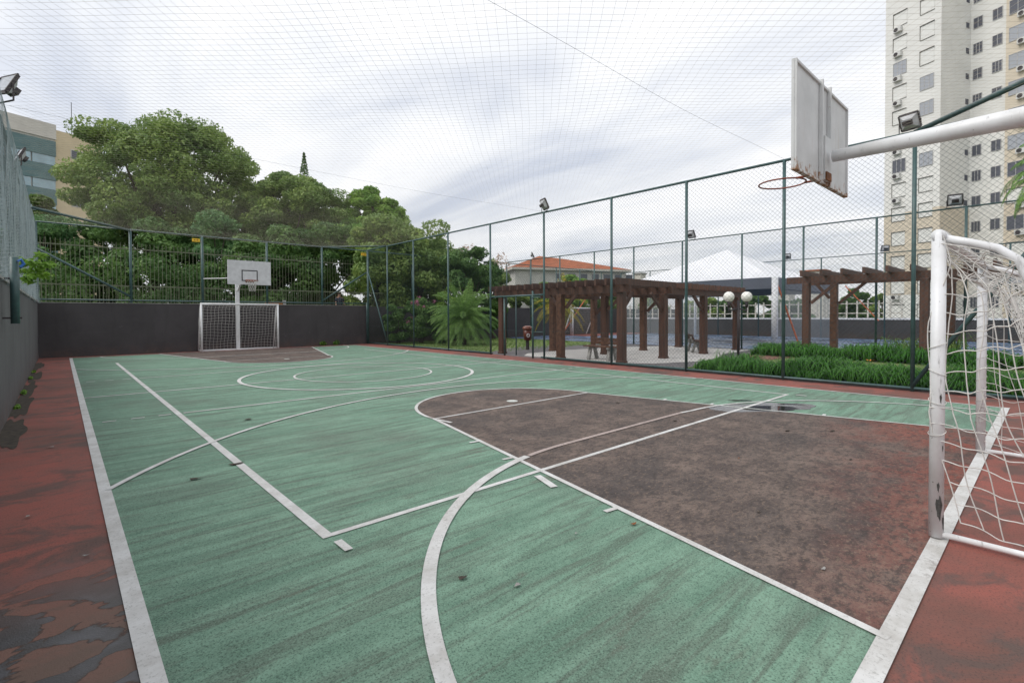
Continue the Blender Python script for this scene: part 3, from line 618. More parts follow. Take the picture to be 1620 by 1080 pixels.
# ---------------- basketball hoops ----------------
def hoop(xc, yb, s, label, near):
    """s=+1: faces +y"""
    h = empty('basketball_hoop', (xc, yb-s*2.0, 0), label, 'basketball hoop', 'basketball hoops'); za = 3.1
    if near:
        MB().tube([(xc, yb-s*2.6, 0),(xc, yb-s*2.6, 3.1)], .085, 16).build('pole', 'white', h, True)
        MB().tube([(xc, yb-s*2.6, za),(xc, yb-s*1.35, za),(xc, yb-s*.1, za)], [.1, .08, .057], 20).build('arm', 'white', h, True)
        MB().tube([(xc, yb-s*2.6, 2.2),(xc, yb-s*1.5, za-.03)], .05, 12).build('arm_brace', 'white', h, True)
    else:
        MB().box(xc-.075, yb-s*2.0-.06, 0, xc+.075, yb-s*2.0+.06, 3.1).build('pole', 'white', h)
        MB().beam((xc, yb-s*2.0, 3.08),(xc, yb-s*.09, 3.08), .11).build('arm', 'white', h)
        MB().beam((xc, yb-s*2.0, 2.62),(xc, yb-s*1.3, 3.03), .07).build('arm_brace', 'white', h)
        MB().tube([(4.62, YB, 3.15),(5.6, 24.0, 3.16),(5.75, yb-s*.1, 3.2)], .02, 6).build('stay_bar', 'white', h)
    x0, x1, z0, z1 = xc-.835, xc+.835, 2.83, 3.83; t = .012
    bd = MB().box(x0, yb-t, z0, x1, yb+t, z1).build('backboard', 'board_back' if near else 'board', h)
    mb = MB(); yk = yb-s*.02; w = .02
    for p, q in (((x0+.015,yk,z0),(x0+.015,yk,z1)),((x1-.015,yk,z0),(x1-.015,yk,z1)),((x0+.03,yk,z1-.015),(x1-.03,yk,z1-.015)),((x0+.03,yk,z0+.015),(x1-.03,yk,z0+.015))): mb.beam(p, q, w, .022)
    mb.build('frame', 'board_back' if near else 'board', h)
    mb = MB(); mb.beam((xc-.13,yb-s*.032,z0-.01),(xc-.13,yb-s*.032,z1+.02), .025, .035).beam((xc+.13,yb-s*.032,z0-.01),(xc+.13,yb-s*.032,z1+.02), .025, .035)
    mb.box(xc-.1, yb-s*.04-.02, z0+.03, xc+.1, yb-s*.04+.02, 3.3); mb.build('back_stiffener', 'board_back' if near else 'board', h)
    if near:
        MB().box(xc-.09, yb-.075, z0+.03, xc+.06, yb-.061, z0+.11).build('rust_patch', 'rust', h)
    yf = yb+s*(t+.003); mb = MB(); zr = 2.95
    for a in ((-.31,.0,-.27,.46),(.27,.0,.31,.46),(-.27,.42,.27,.46),(-.27,.0,.27,.04)): mb.quad((xc+a[0],yf,zr+.03+a[1]),(xc+a[2],yf,zr+.03+a[1]),(xc+a[2],yf,zr+.03+a[3]),(xc+a[0],yf,zr+.03+a[3]))
    mb.build('target_square', 'black', h)
    cyr = yb+s*(.15+.225); T = [2*math.pi*k/36 for k in range(37)]; zr = 2.92 if near else 2.99
    rm = MB().tube([(xc+.225*math.cos(t_), cyr+.225*math.sin(t_), zr) for t_ in T], .0085 if near else .012, 8, False)
    rm.tube([(xc-.13,yb+s*.02,zr-.0),(xc-.13,cyr-s*.18,zr)], .012, 6).tube([(xc+.13,yb+s*.02,zr),(xc+.13,cyr-s*.18,zr)], .012, 6).box(xc-.16,min(yb,yb+s*.03),zr-.06,xc+.16,max(yb,yb+s*.03),zr+.05)
    rm.build('rim', 'rimred', h, True)
    if not near:
        A = []; B = []
        for k in range(12):
            for sg in (1, -1):
                v = np.linspace(0, 1, 8); a = 2*math.pi*k/12+sg*v*1.3; rr = .215-.11*v**.7; p = np.stack([xc+rr*np.cos(a), cyr+rr*np.sin(a), zr-.45*v], 1); A.append(p[:-1]); B.append(p[1:])
        MB().wires(np.concatenate(A), np.concatenate(B), .005).build('net', 'cord', h)
    return h
hoop(5.78, 1.62, 1, 'near hoop seen from behind with rusty grey backboard and bare rim', True)
hoop(5.93, 22.9, -1, 'far white backboard with small black square and net above the far goal', False)

# ---------------- foliage helpers ----------------
def leaves(mb, cen, rad, n, size, up=.35, hollow=.55, flat=1.0, seed=0):
    g = np.random.default_rng(seed); d = g.normal(size=(n, 3)); d /= np.linalg.norm(d, axis=1, keepdims=True)
    r = hollow+(1-hollow)*g.random((n, 1))**.6; P = np.array(cen)+d*r*np.array(rad)
    nn = d*.7+g.normal(size=(n, 3))*.7+np.array([0, 0, up]); nn /= np.linalg.norm(nn, axis=1, keepdims=True)
    t = np.cross(nn, g.normal(size=(n, 3))); t /= np.linalg.norm(t, axis=1, keepdims=True); w = np.cross(nn, t)
    s = size*(.6+.8*g.random((n, 1))); a = t*s; c = w*s*.42
    V = np.stack([P-a, P-c+nn*s*.1, P+a, P+c+nn*s*.1], 1).reshape(-1, 3); Fq = np.arange(n*4).reshape(-1, 4); mb.arr(V, Fq); return mb
def cluster(cen, rad, nblob, per, size, seed, bs=(.22, .36), shell=.75, bottom=-.5):
    g = np.random.default_rng(seed); mb = MB(); cs = []
    k = 0
    while k < nblob:
        d = g.normal(size=3); d /= np.linalg.norm(d)
        if d[2] < bottom: continue
        q = (shell+(1-shell)*g.random()) if g.random() < .8 else g.random()*.7
        c = np.array(cen)+d*q*np.array(rad)*.86; b_ = g.uniform(*bs)*min(rad)*np.array([1.15, 1.15, .72]); leaves(mb, c, b_, per, size, seed=seed*1000+k); cs.append((c, b_)); k += 1
    return mb, cs
def tree(name, cen, rad, base_z, nblob, per, size, mat, label, seed, cat='tree', group=None, trunk_r=.28, nlimb=14, bs=(.22, .36), bottom=-.5, nt=1):
    t = empty(name, (cen[0], cen[1], base_z), label, cat, group); mb, cs = cluster(cen, rad, nblob, per, size, seed, bs, bottom=bottom)
    mb.build('crown', mat, t); g = random.Random(seed); tk = MB()
    for j in range(nt):
        ox = (j-(nt-1)/2)*1.1; fork = Vector((cen[0]+ox, cen[1], base_z+(cen[2]-base_z)*.45))
        tk.tube([(cen[0]+ox*.6, cen[1], base_z-.3),(cen[0]+ox*.8+g.uniform(-.2,.2), cen[1]+g.uniform(-.2,.2), (base_z+fork.z)/2), fork], [trunk_r, trunk_r*.8, trunk_r*.62], 9)
        for i in range(nlimb//nt):
            c = Vector(g.choice(cs)[0]); m = fork.lerp(c, .5)+Vector((g.uniform(-.5,.5), g.uniform(-.5,.5), g.uniform(-.1,.7)))
            tk.tube([fork, m, c], [trunk_r*.45, trunk_r*.26, trunk_r*.09], 6)
    tk.build('trunk', 'trunk', t, True); return t
def cw(px, py, d):  # world point on the photo ray at forward distance d (used to site far things once)
    v = Vector((0, 0, HCAM))+(fw+rt*((px-810)/F)-up*((py-512.02)/F))*d; return v

# street beyond the end wall
MB().box(-60, 25.3, -1, 60, 140, 1.1).build('street', 'street', kind='structure')
# palisade fences
def palisade(y, x0, x1, z0, z1, sp, r, rail, label):
    p = empty('palisade_fence', ((x0+x1)/2, y, z0), label, 'fence'); n = int((x1-x0)/sp); xs = np.array([x0+sp*k for k in range(n)])
    MB().wires(np.stack([xs, xs*0+y, xs*0+z0], 1), np.stack([xs, xs*0+y, xs*0+z1], 1), r).build('bars', 'fencedark', p); mb = MB()
    for z in rail: mb.beam((x0, y+.02, z),(x1, y+.02, z), .03, .045)
    mb.build('rail', 'fencedark', p); return p
MT['fencedark'] = simple('palisade_paint', (.20, .22, .14), .6, .4, 5)
palisade(27.6, -4, 22, 1.1, 4.75, .15, .012, (4.5, 1.4), 'tall palisade fence of thin vertical bars standing behind the end wall')
palisade(26.0, -3, 14, 1.1, 2.82, .1, .008, (2.78, 1.3), 'low railing of close vertical bars just behind the end wall')

def T(px, top, d, halfpx, botpx, name, mat, nb, per, size, label, seed, **k):
    c = cw(px, (top+botpx)/2, d); ct = cw(px, top, d); rz = ct.z-c.z; rx = halfpx*d/F
    return tree(name, (c.x, c.y, c.z), (rx, rx*k.pop('dy', .8), rz), 1.1, nb, per, size, mat, label, seed, **k)
G = 'trees behind the palisade fence'
T(270, 176, 36, 152, 425, 'broadleaf_tree', 'leafA', 230, 470, .125, 'largest round olive green tree behind the far left fence', 1, trunk_r=.45, nlimb=40, bs=(.10, .22), bottom=-.95, nt=3, group=G)
T(58, 283, 33, 32, 440, 'broadleaf_tree', 'leafA', 40, 450, .14, 'narrow tree at far left below the flats', 2, group=G)
T(418, 276, 39, 48, 430, 'broadleaf_tree', 'leafA', 60, 460, .125, 'olive green crown filling the dip right of the largest tree', 9, bottom=-1, bs=(.18, .34), group=G)
T(474, 268, 38, 88, 440, 'broadleaf_tree', 'leafA', 120, 560, .125, 'yellow green tree right of the largest tree under the conifer tip', 3, bottom=-1, bs=(.15, .30), group=G, nt=2, nlimb=24)
T(592, 293, 40, 62, 430, 'broadleaf_tree', 'leafB', 95, 560, .125, 'bright green tree with a rounded top right of the conifer tip', 4, bottom=-1, bs=(.15, .30), group=G)
T(600, 340, 33, 80, 430, 'broadleaf_tree', 'leafE' if 'leafE' in MT else 'leafB', 95, 460, .12, 'pale fine leaved tree above the right end of the far fence', 5, bottom=-1, bs=(.15, .30), group=G)
T(672, 368, 38, 62, 470, 'broadleaf_tree', 'leafA', 80, 480, .12, 'dull green tree behind the corner fence posts', 6, bottom=-1, bs=(.15, .30), group=G)
T(735, 412, 42, 32, 480, 'broadleaf_tree', 'leafD', 44, 380, .12, 'small bluish green tree above the palm', 7, group=G)
# dense understorey trees behind the bars
us = ['at the left end', 'second from the left end', 'left of the far hoop', 'straight behind the far hoop', 'right of the far hoop', 'behind the standing person', 'behind the end corner post', 'last on the right behind the pink blossom']
for i, px in enumerate((75, 165, 255, 345, 430, 515, 595, 662)):
    T(px, 324+(i % 3)*8, 29.5+(i % 2)*1.5, 66, 535, 'understorey_tree', 'leafA' if i > 5 else ('leafC' if i % 3 else 'leafD'), 46, 420, .13, 'dark leafy understorey tree '+us[i], 20+i, cat='tree', group='dark understorey trees behind the palisade bars', trunk_r=.14, nlimb=10, bottom=-1, bs=(.25, .42))
hd = MB(); gg = np.random.default_rng(77)
for k in range(150): leaves(hd, (gg.uniform(-6, 26), 32.5+gg.uniform(-.6, .6), gg.uniform(1.3, 4.2)), (.9, .7, .7), 170, .12, seed=5000+k)
tag(hd.build('undergrowth', 'leafC'), 'dense dark undergrowth low behind the palisade bars', 'undergrowth', kind='stuff')
# conifer tip
cf = cw(481, 255, 80); t = empty('conifer', (cf.x, cf.y, 0), 'distant dark conifer tip rising above the tree line', 'tree')
mb = MB(); zt = cw(481, 244, 80).z
for k in range(26):
    z = zt-k*.42; r_ = .15+.085*k
    leaves(mb, (cf.x, cf.y, z), (r_, r_, .22), 90, .16, seed=700+k)
mb.build('crown', 'leafC', t); MB().tube([(cf.x, cf.y, 0),(cf.x, cf.y, zt)], [.5, .04], 8).build('trunk', 'trunk', t)

# shrubs in garden
def shrub(name, c, rad, nb, per, size, mat, label, seed, cat='shrub', stem=True, extra=None, group=None):
    t = empty(name, (c[0], c[1], 0), label, cat, group); mb, cs = cluster(c, rad, nb, per, size, seed, (.3, .5), bottom=-1); mb.build('foliage', mat, t)
    st = MB()
    for k in range(7):
        q = Vector(random.Random(seed+k).choice(cs)[0]); st.tube([(c[0]+.1*math.sin(k), c[1]+.1*math.cos(k), -.02), ((c[0]+q.x)/2, (c[1]+q.y)/2, q.z*.45), q], [.03, .02, .008], 5)
    st.build('stem', 'trunk', t)
    if extra:
        m2 = MB(); g = random.Random(seed)
        for k in range(extra[1]):
            q = cs[g.randrange(len(cs))][0]; q = Vector(q)+Vector((g.uniform(-.2,.2), g.uniform(-.2,.2), extra[2]+g.uniform(0,.25)))
            leaves(m2, q, (.13, .13, .1), 26, .045, seed=seed*77+k, hollow=.2)
        m2.build('blossom', extra[0], t)
    return t
shrub('shrub', (13.6, 24.1, 1.15), (1.0, .7, 1.2), 20, 420, .06, 'leafC', 'dark shrub filling the fence corner at the end wall', 41)
shrub('flowering_shrub', (14.5, 23.2, 1.3), (1.1, .8, 1.25), 26, 420, .06, 'leafC', 'dark shrub with purple pink blossom behind the corner fence posts', 42, extra=('pink', 26, .15))
shrub('shrub', (15.6, 22.7, .95), (.9, .8, 1.0), 16, 420, .06, 'leafD', 'low green shrub right of the purple blossom', 43)
shrub('shrub', (17.3, 23.9, 1.7), (1.3, .8, 1.7), 24, 420, .07, 'leafB', 'light green shrub against the wall left of the palm', 44)
shrub('shrub', (20.3, 24.2, 1.8), (1.4, .8, 1.5), 22, 420, .07, 'leafC', 'green shrub against the wall behind the palm', 46)
t_ = cw(745, 450, 30); tree('flowering_tree', (t_.x, t_.y, 3.9), (2.0, 1.6, 1.9), 0, 34, 300, .10, 'leafC', 'tree with cream blossom behind the palm', 47, group=None, trunk_r=.1)
t_ = cw(775, 432, 36); tree('flowering_tree', (t_.x, t_.y, 4.0), (1.9, 1.5, 1.6), 0, 26, 200, .10, 'leafA', 'sparse tree with pale blossom right of the palm beside the house roof', 48, trunk_r=.1, nlimb=30)
mb = MB()
for k, (px, py) in enumerate([(742,392),(735,398),(728,396),(748,402),(781,412),(793,405),(788,418),(800,416),(770,425)]):
    q = cw(px, py, 31); leaves(mb, q, (.4, .4, .3), 40, .09, seed=900+k, hollow=.2)
tag(mb.build('blossom_cluster', 'cream'), 'cream blossom clusters at the top of the flowering trees behind the palm', 'blossom', kind='stuff')
for i, (px, d, tp) in enumerate([(820, 48, 452), (865, 50, 440), (905, 52, 432), (960, 54, 452)]):
    T(px, tp, d, 34, 505, 'bush_tree', 'leafB' if i in (1, 2) else 'leafA', 26, 330, .16, 'light green bushy tree in front of the house wall, '+['leftmost of four', 'second from left of four', 'third from left of four', 'rightmost of four'][i], 60+i, group='bushy trees below the tiled house', trunk_r=.12, nlimb=5, bottom=-1)
shrub('sapling', (-.35, 9.9, 2.25), (.42, .45, .26), 12, 90, .06, 'young', 'bright green young branch hanging over the grey side wall', 49, cat='plant') if False else None
t = empty('sapling', (-.62, 12.2, 1.9), 'bright lime green sapling leaning over the grey side wall', 'plant')
mb = MB()
for k in range(15):
    a = random.uniform(-.5, .5); q = (-.42+random.uniform(-.14,.30), 12.2+random.uniform(-.4,.4), 2.36+random.uniform(-.24,.26)); leaves(mb, q, (.12, .12, .06), 42, .05, seed=300+k, hollow=.1, up=1.2)
mb.build('foliage', 'young', t); MB().tube([(-.85,12.3,1.9),(-.6,12.25,2.3),(-.3,12.1,2.5)], [.012,.009,.004], 5).build('stem', 'trunk', t)
for k, (y, s_) in enumerate([(13.6,.11),(16.8,.09),(11.6,.07),(18.6,.09)]):
    mb = leaves(MB(), (-.55, y, s_*.35), (.04, .2, s_*.5), 110, .028, seed=320+k, hollow=.1, up=1); tag(mb.build('weed', 'young'), ['small green weed at the foot of the grey side wall beside the wall joint','small green weed by the grey side wall next to last towards the far corner','lowest and nearest green weed at the foot of the grey side wall','farthest green weed at the foot of the grey side wall near the corner'][k], 'weed', 'weeds along the side wall')
for k, x in enumerate((9.6, 10.3)):
    mb = leaves(MB(), (x+.2, 24.92, .12), (.2, .06, .15), 130, .04, seed=330+k, hollow=.1, up=1); tag(mb.build('weed', 'young'), ['left green weed at the foot of the charcoal end wall','right green weed at the foot of the charcoal end wall'][k], 'weed', 'weeds along the end wall')

# palms
def palm(name, base, h, nf, fl, mat, label, seed, droop=1.0, lean=(0, 0), tr=.12, llen=.32, nl=40):
    t = empty(name, base, label, 'palm tree'); g = random.Random(seed); top = Vector(base)+Vector((lean[0], lean[1], h))
    MB().tube([base, (Vector(base)+top)/2+Vector((.03,0,0)), top], [tr*1.25, tr, tr*.9], 10).build('trunk', 'trunk', t, True)
    mb = MB()
    A = []; Q = []
    for k in range(nf):
        az = 2.399*k+g.uniform(-.2,.2); el = R(82)-R(105)*(k/nf)+g.uniform(-.1,.1); L_ = fl*g.uniform(.8, 1.08)
        p = top.copy(); d = Vector((math.cos(az)*math.cos(el), math.sin(az)*math.cos(el), math.sin(el))); pts = [p.copy()]; n = 16
        for i in range(n):
            d = (d+Vector((0,0,-1))*.075*droop*(.4+1.3*i/n)).normalized(); p = p+d*L_/n; pts.append(p.copy())
        mb.tube(pts, [.018*(1-.85*i/n)+.003 for i in range(n+1)], 4, False)
        for j in range(nl):
            f_ = .12+.88*j/nl; i = min(int(f_*n), n-1); q = pts[i].lerp(pts[i+1], f_*n-i); dd = (pts[i+1]-pts[i]).normalized(); sd_ = dd.cross(Vector((0,0,1)))
            if sd_.length < .1: sd_ = Vector((1,0,0))
            sd_.normalize(); ll = llen*math.sin(math.pi*min(1, .15+f_*.85))**.6*g.uniform(.8,1.1)
            for sg in (1, -1):
                tip = q+(sd_*sg*.8+dd*.75+Vector((0,0,-.35*droop+g.uniform(-.2,.2)))).normalized()*ll; w_ = dd*.011
                mid = q.lerp(tip, .5)+Vector((0,0,.03)); A.append([q-w_, mid-w_*1.3, tip, mid+w_*1.3])
    V = np.array([[tuple(v) for v in a] for a in A]).reshape(-1, 3); mb.arr(V, np.arange(len(V)).reshape(-1, 4)); mb.build('fronds', mat, t); return t
palm('date_palm', (15.3, 20.4, 0), 1.2, 96, 2.25, 'palm', 'squat feathery green palm on the lawn behind the side fence', 5, 1.35, tr=.10, llen=.42)
palm('palm', (23.2, 21.0, 0), 2.1, 24, 2.3, 'palmy', 'yellowing palm behind the pergola and the brown bin', 6, 1.5, tr=.1, llen=.5)
pr_ = cw(1685, 275, 12.6); palm('palm', (pr_.x, pr_.y, 0), pr_.z, 34, 1.65, 'palm', 'palm tree whose drooping fronds enter at the upper right edge', 8, 2.3, tr=.12, llen=.32)

# ---------------- garden ground ----------------
MB().quad((12.32,-12,-.018),(21.9,-12,-.018),(21.9,25,-.018),(12.32,25,-.018)).build('lawn', 'lawn', kind='structure')
def poly(name, mat, pts, z): MB().quad(*[(x, y, z) for x, y in pts]).build(name, mat, kind='structure')
poly('path', 'path', [(12.4,14.7),(12.4,6.9),(14.3,6.6),(16.4,7.2),(18.6,7.6),(20.2,8.0),(21.8,8.2),(21.8,15.3),(19,16.3),(16.4,17.2),(14.4,16.6),(13.1,15.6)], -.010)
poly('plaza', 'plaza', [(12.75,13.3),(12.75,9.3),(13.6,8.3),(15.2,7.7),(17.2,7.9),(18.6,8.5),(21.6,8.6),(21.6,12.4),(19.5,13.6),(16,14.2),(13.6,14.0)], -.004)
poly('path', 'brickpath', [(17.4,6.4),(21.8,5.6),(21.8,7.6),(19.2,7.7),(17.5,7.3)], -.006)
tag(MB().box(14.6, 6.9, -.02, 17.0, 7.0, .07).build('garden_edging', 'path'), 'low dark kerb at the tip of the lawn by the pergola plaza', 'edging')
mb = MB()
def tuft(mb, x0, x1, y0, y1, n, h, seed, w=.011, zb=-.02):
    g = np.random.default_rng(seed); x = g.uniform(x0, x1, n); y = g.uniform(y0, y1, n)
    cx_ = np.round(x/.36)*.36+.07*np.sin(np.round(y/.36)*9); cy_ = np.round(y/.36)*.36+.07*np.cos(np.round(x/.36)*7)     # clumped
    hv = .78+.34*np.sin(cx_*3.1+1.7*np.sin(cy_*1.9))*np.cos(cy_*2.3+cx_)
    dx, dy = x-cx_, y-cy_; x = cx_+dx*.55; y = cy_+dy*.55
    az = np.arctan2(dy, dx)+g.normal(0, .6, n); H_ = h*hv*g.uniform(.65, 1.15, n)*(.88+.18*np.sin(cx_*5+cy_*3)); re = H_*g.uniform(.35, .95, n)
    d = np.stack([np.cos(az), np.sin(az), az*0], 1); s = np.stack([-np.sin(az), np.cos(az), az*0], 1)*w
    P0 = np.stack([x, y, np.full(n, zb)], 1); z = np.array([[0, 0, 1.]])
    P1 = P0+d*re[:, None]*.3+z*(H_*.75)[:, None]; P2 = P0+d*re[:, None]*.78+z*(H_*.93)[:, None]; P3 = P0+d*re[:, None]*1.35+z*(H_*g.uniform(.1, .8, n))[:, None]
    V = np.stack([P0-s, P0+s, P1+s, P1-s, P2+s*.8, P2-s*.8, P3+s*.15, P3-s*.15], 1).reshape(-1, 3); b_ = (np.arange(n)*8)[:, None, None]
    mb.arr(V, (b_+np.array([[0,1,2,3],[3,2,4,5],[5,4,6,7]])[None]).reshape(-1, 4)); return mb
mb = tuft(MB(), 12.45, 13.9, -3.5, 6.4, 20000, .47, 1, .008); tag(mb.build('strap_leaf_border', 'blade'), 'lush strappy green border planting along the near side fence', 'border planting', kind='stuff')
mb = tuft(MB(), 18.9, 20.4, -1.5, 7.6, 9000, .50, 2, .011); tag(mb.build('strap_leaf_border', 'blade'), 'second strappy green border at the foot of the right hand pergola', 'border planting', kind='stuff')
mb = tuft(MB(), 13.9, 15.4, -3, 4.8, 5000, .13, 3); tag(mb.build('strap_leaf_border', 'bladey'), 'lighter green strip of grass between the two strappy borders', 'ground cover', kind='stuff')
mb = MB(); g = np.random.default_rng(3)
tuft(mb, 12.5, 21.5, 15.5, 24.8, 9000, .07, 9, .008); tuft(mb, 12.4, 14.8, 5.8, 7.0, 1500, .08, 12, .008); tag(mb.build('lawn_grass', 'bladey'), 'short lawn grass around the palm', 'grass', kind='stuff')
t = empty('tall_weed', (20.9, 2.6, 0), 'tall wispy weeds before the dark wall under the right pergola', 'plant'); mb = MB(); tuft(mb, 20.6, 21.6, 1.9, 3.9, 260, 1.15, 8, .012); mb.build('foliage', 'bladey', t)
fl = cw(1376, 571, 11.4); t = empty('daylily_flower', (fl.x, fl.y, 0), 'single orange lily flower above the strappy border', 'flower'); mb = MB()
for k in range(6):
    a = k*math.pi/3; u = Vector((math.cos(a), math.sin(a), .35)); s__ = Vector((-math.sin(a), math.cos(a), 0))*.02; p = Vector((fl.x, fl.y, fl.z)); mb.quad(p, p+u*.05-s__, p+u*.1, p+u*.05+s__)
mb.build('petals', 'orange', t); MB().tube([(fl.x, fl.y, 0), (fl.x, fl.y, fl.z)], .004, 5).build('stem', 'blade', t)

# ---------------- pergolas ----------------
def pergola(x, y, label, posts, beams, rafts, braces, pw=.235):
    p = empty('pergola', (x, y, 0), label, 'pergola', 'brown timber pergolas')
    for i, (px, py, h) in enumerate(posts):
        bevel(MB().box(px-pw/2, py-pw/2, .0, px+pw/2, py+pw/2, h).box(px-pw/2-.02, py-pw/2-.02, -.02, px+pw/2+.02, py+pw/2+.02, .07).build('post', 'wood' if i % 3 != 1 else 'wood2', p), .02)
    for a, c in beams: MB().beam(a, c, .12, .24).build('beam', 'wood', p)
    for a, c in rafts: MB().beam(a, c, .08, .2).build('rafter', 'wood', p)
    for a, c in braces: MB().beam(a, c, .09, .1).build('brace', 'wood', p)
    return p
H1 = 2.22
posts = [(12.95,14.75,H1),(12.78,11.5,H1),(13.02,9.15,H1),(15.4,11.6,H1),(15.3,14.2,H1),(15.4,9.1,H1),(18.2,9.05,H1),(18.2,11.7,H1),(21.1,9.05,H1),(21.1,11.7,H1),(18.3,14.4,H1)]
beams = [((12.9,8.75,2.33),(12.9,15.1,2.33)),((15.4,8.75,2.335),(15.4,15.0,2.335)),((15.5,9.05,2.33),(21.5,9.05,2.33)),((15.5,11.68,2.335),(21.5,11.68,2.335)),((15.5,14.35,2.33),(18.6,14.35,2.33))]
rafts = [((12.45,y,2.53),(15.95,y,2.53)) for y in np.arange(8.95, 15.0, .4)]+[((x,8.75,2.52),(x,12.0,2.52)) for x in np.arange(16.3, 21.5, .45)]+[((x,11.95,2.52),(x,14.7,2.52)) for x in np.arange(16.3, 18.7, .45)]
br = [((12.9,11.35,1.75),(12.9,10.85,2.25)),((15.4,11.45,1.7),(15.4,10.8,2.22)),((18.1,9.05,1.65),(17.4,9.05,2.22)),((15.3,9.1,1.65),(14.6,9.1,2.22)),((21.0,9.05,1.65),(20.2,9.05,2.22)),((18.3,14.3,1.5),(18.3,13.6,2.22)),((18.2,11.5,1.65),(18.2,10.9,2.22)),((13.1,9.15,1.7),(13.6,9.15,2.22)),((12.9,11.65,1.75),(12.9,12.2,2.25))]
pergola(15, 11, 'large brown timber pergola over the pale plaza and bench', posts, beams, rafts, br)
H2 = 2.62
posts = [(20.15,6.1,H2),(21.6,5.6,H2),(20.15,2.75,H2),(21.6,2.28,H2),(20.15,-.6,H2),(21.6,-1,H2)]
beams = [((20.15,6.75,2.74),(20.15,-1.5,2.74)),((21.6,6.4,2.735),(21.6,-1.5,2.735))]
rafts = [((19.55,y,2.95),(22.2,y,2.95)) for y in np.arange(6.1, -1.5, -.62)]
br = [((20.15,5.95,1.9),(20.15,5.1,2.66)),((21.6,5.45,1.9),(21.6,4.6,2.66)),((20.15,2.6,1.9),(20.15,1.9,2.66)),((21.6,5.75,2.1),(21.6,6.2,2.66))]
pergola(20.5, 3.5, 'smaller brown timber pergola behind the strappy borders right of the tent', posts, beams, rafts, br, .235)

# benches
def bench(c, yaw, label, slatmat, w=1.25):
    b_ = empty('park_bench', (c[0], c[1], 0), label, 'bench', 'garden benches'); cs, sn = math.cos(yaw), math.sin(yaw)
    def P(a, d, z): return (c[0]+a*cs-d*sn, c[1]+a*sn+d*cs, z)
    for a in (-w*.32, w*.32):
        mb = MB(); mb.beam(P(a,-.22,0), P(a,-.12,.38), .11, .09).beam(P(a,.24,0), P(a,.12,.38), .11, .09).beam(P(a,-.24,.40), P(a,.22,.40), .1, .07).beam(P(a,.2,.36), P(a,.30,.62), .09, .07); bevel(mb.build('leg', 'concrete', b_), .012)
    mb = MB()
    for k in range(3): mb.beam(P(-w/2,-.19+.14*k,.455), P(w/2,-.19+.14*k,.455), .12, .035)
    bevel(mb.build('seat', slatmat, b_), .006)
    mb = MB(); mb.beam(P(-w/2,.23,.56), P(w/2,.23,.56), .035, .10).beam(P(-w/2,.26,.67), P(w/2,.26,.67), .035, .10); bevel(mb.build('backrest', slatmat, b_), .006); return b_
bench((12.95+.45, 10.2), R(-90), 'brown plank bench with pale concrete legs on the plaza just behind the fence', 'wood2')
bench((18.9, 9.7), R(40), 'pale concrete bench with dark slats under the far side of the pergola', 'wood')
# twin globe lamp
l_ = empty('street_lamp', (18.25, 7.75, 0), 'dark lamp post carrying two white globes in front of the pergola', 'street lamp')
lp = Vector((18.25, 7.75, 0)); rd = Vector((rt.x, rt.y, 0)).normalized()
MB().tube([lp, lp+Vector((0,0,2.0))], .045, 10).build('pole', 'darkmetal', l_, True)
MB().tube([lp-rd*.35+Vector((0,0,1.78)), lp-rd*.35+Vector((0,0,1.62)), lp+Vector((0,0,1.72)), lp+rd*.30+Vector((0,0,1.62)), lp+rd*.30+Vector((0,0,1.78))], .03, 8).build('arm', 'darkmetal', l_, True)
for s_ in (-.35, .30):
    q = lp+rd*s_; MB().tube([q+Vector((0,0,1.75)), q+Vector((0,0,1.98))], [.04,.07], 10).build('lamp_holder', 'darkmetal', l_, True); MB().sphere((q.x, q.y, 2.14), .19, 24, 16).build('globe', 'globe', l_, True)
# litter bin
bx, by = 15.6, 14.95
bc = cw(834.5, 525, 21.6); bn = empty('litter_bin', (bc.x, bc.y, 0), 'brown domed litter bin with round white symbol behind the gate', 'bin')
zc = bc.z
MB().tube([(bc.x,bc.y,zc-.36),(bc.x,bc.y,zc+.12)], [.15,.20], 20).build('body', 'binbrown', bn, True)
MB().tube([(bc.x,bc.y,zc+.12),(bc.x,bc.y,zc+.17),(bc.x,bc.y,zc+.23),(bc.x,bc.y,zc+.27)], [.225,.225,.19,.09], 20).build('lid', 'bintop', bn, True)
tc_ = (Vector((0,0,HCAM))-bc); tc_.z = 0; tc_.normalize(); sdv = Vector((-tc_.y, tc_.x, 0)); mb = MB(); q0 = Vector((bc.x,bc.y,zc-.14))+tc_*.185+sdv*.03
rg = [q0+sdv*.06*math.cos(a)+Vector((0,0,.075*math.sin(a))) for a in [2*math.pi*k/14 for k in range(15)]]; mb.tube(rg, .012, 5, False); mb.tube([q0+sdv*-.02, q0+Vector((0,0,.03))], .012, 5).build('symbol', 'tent', bn)
MB().box(bc.x-.05, bc.y-.05, 0, bc.x+.05, bc.y+.05, zc-.2).build('post', 'darkmetal', bn)
mb = MB(); q0 = Vector((bc.x,bc.y,zc+.19))+tc_*.19; mb.obox(q0-sdv*.09-Vector((0,0,.035)), sdv*.18, tc_*.015, Vector((0,0,.05))).build('opening', 'black', bn)
# posts of the open gate leaf
MB().tube([(FX+.05,13.85,0),(FX+.05,13.85,2.2)], .036, 10).build('post', 'post', g_, True); MB().tube([(FX+.5,13.7,0),(FX+.5,13.7,2.2)], .024, 8).build('post', 'post', g_, True)

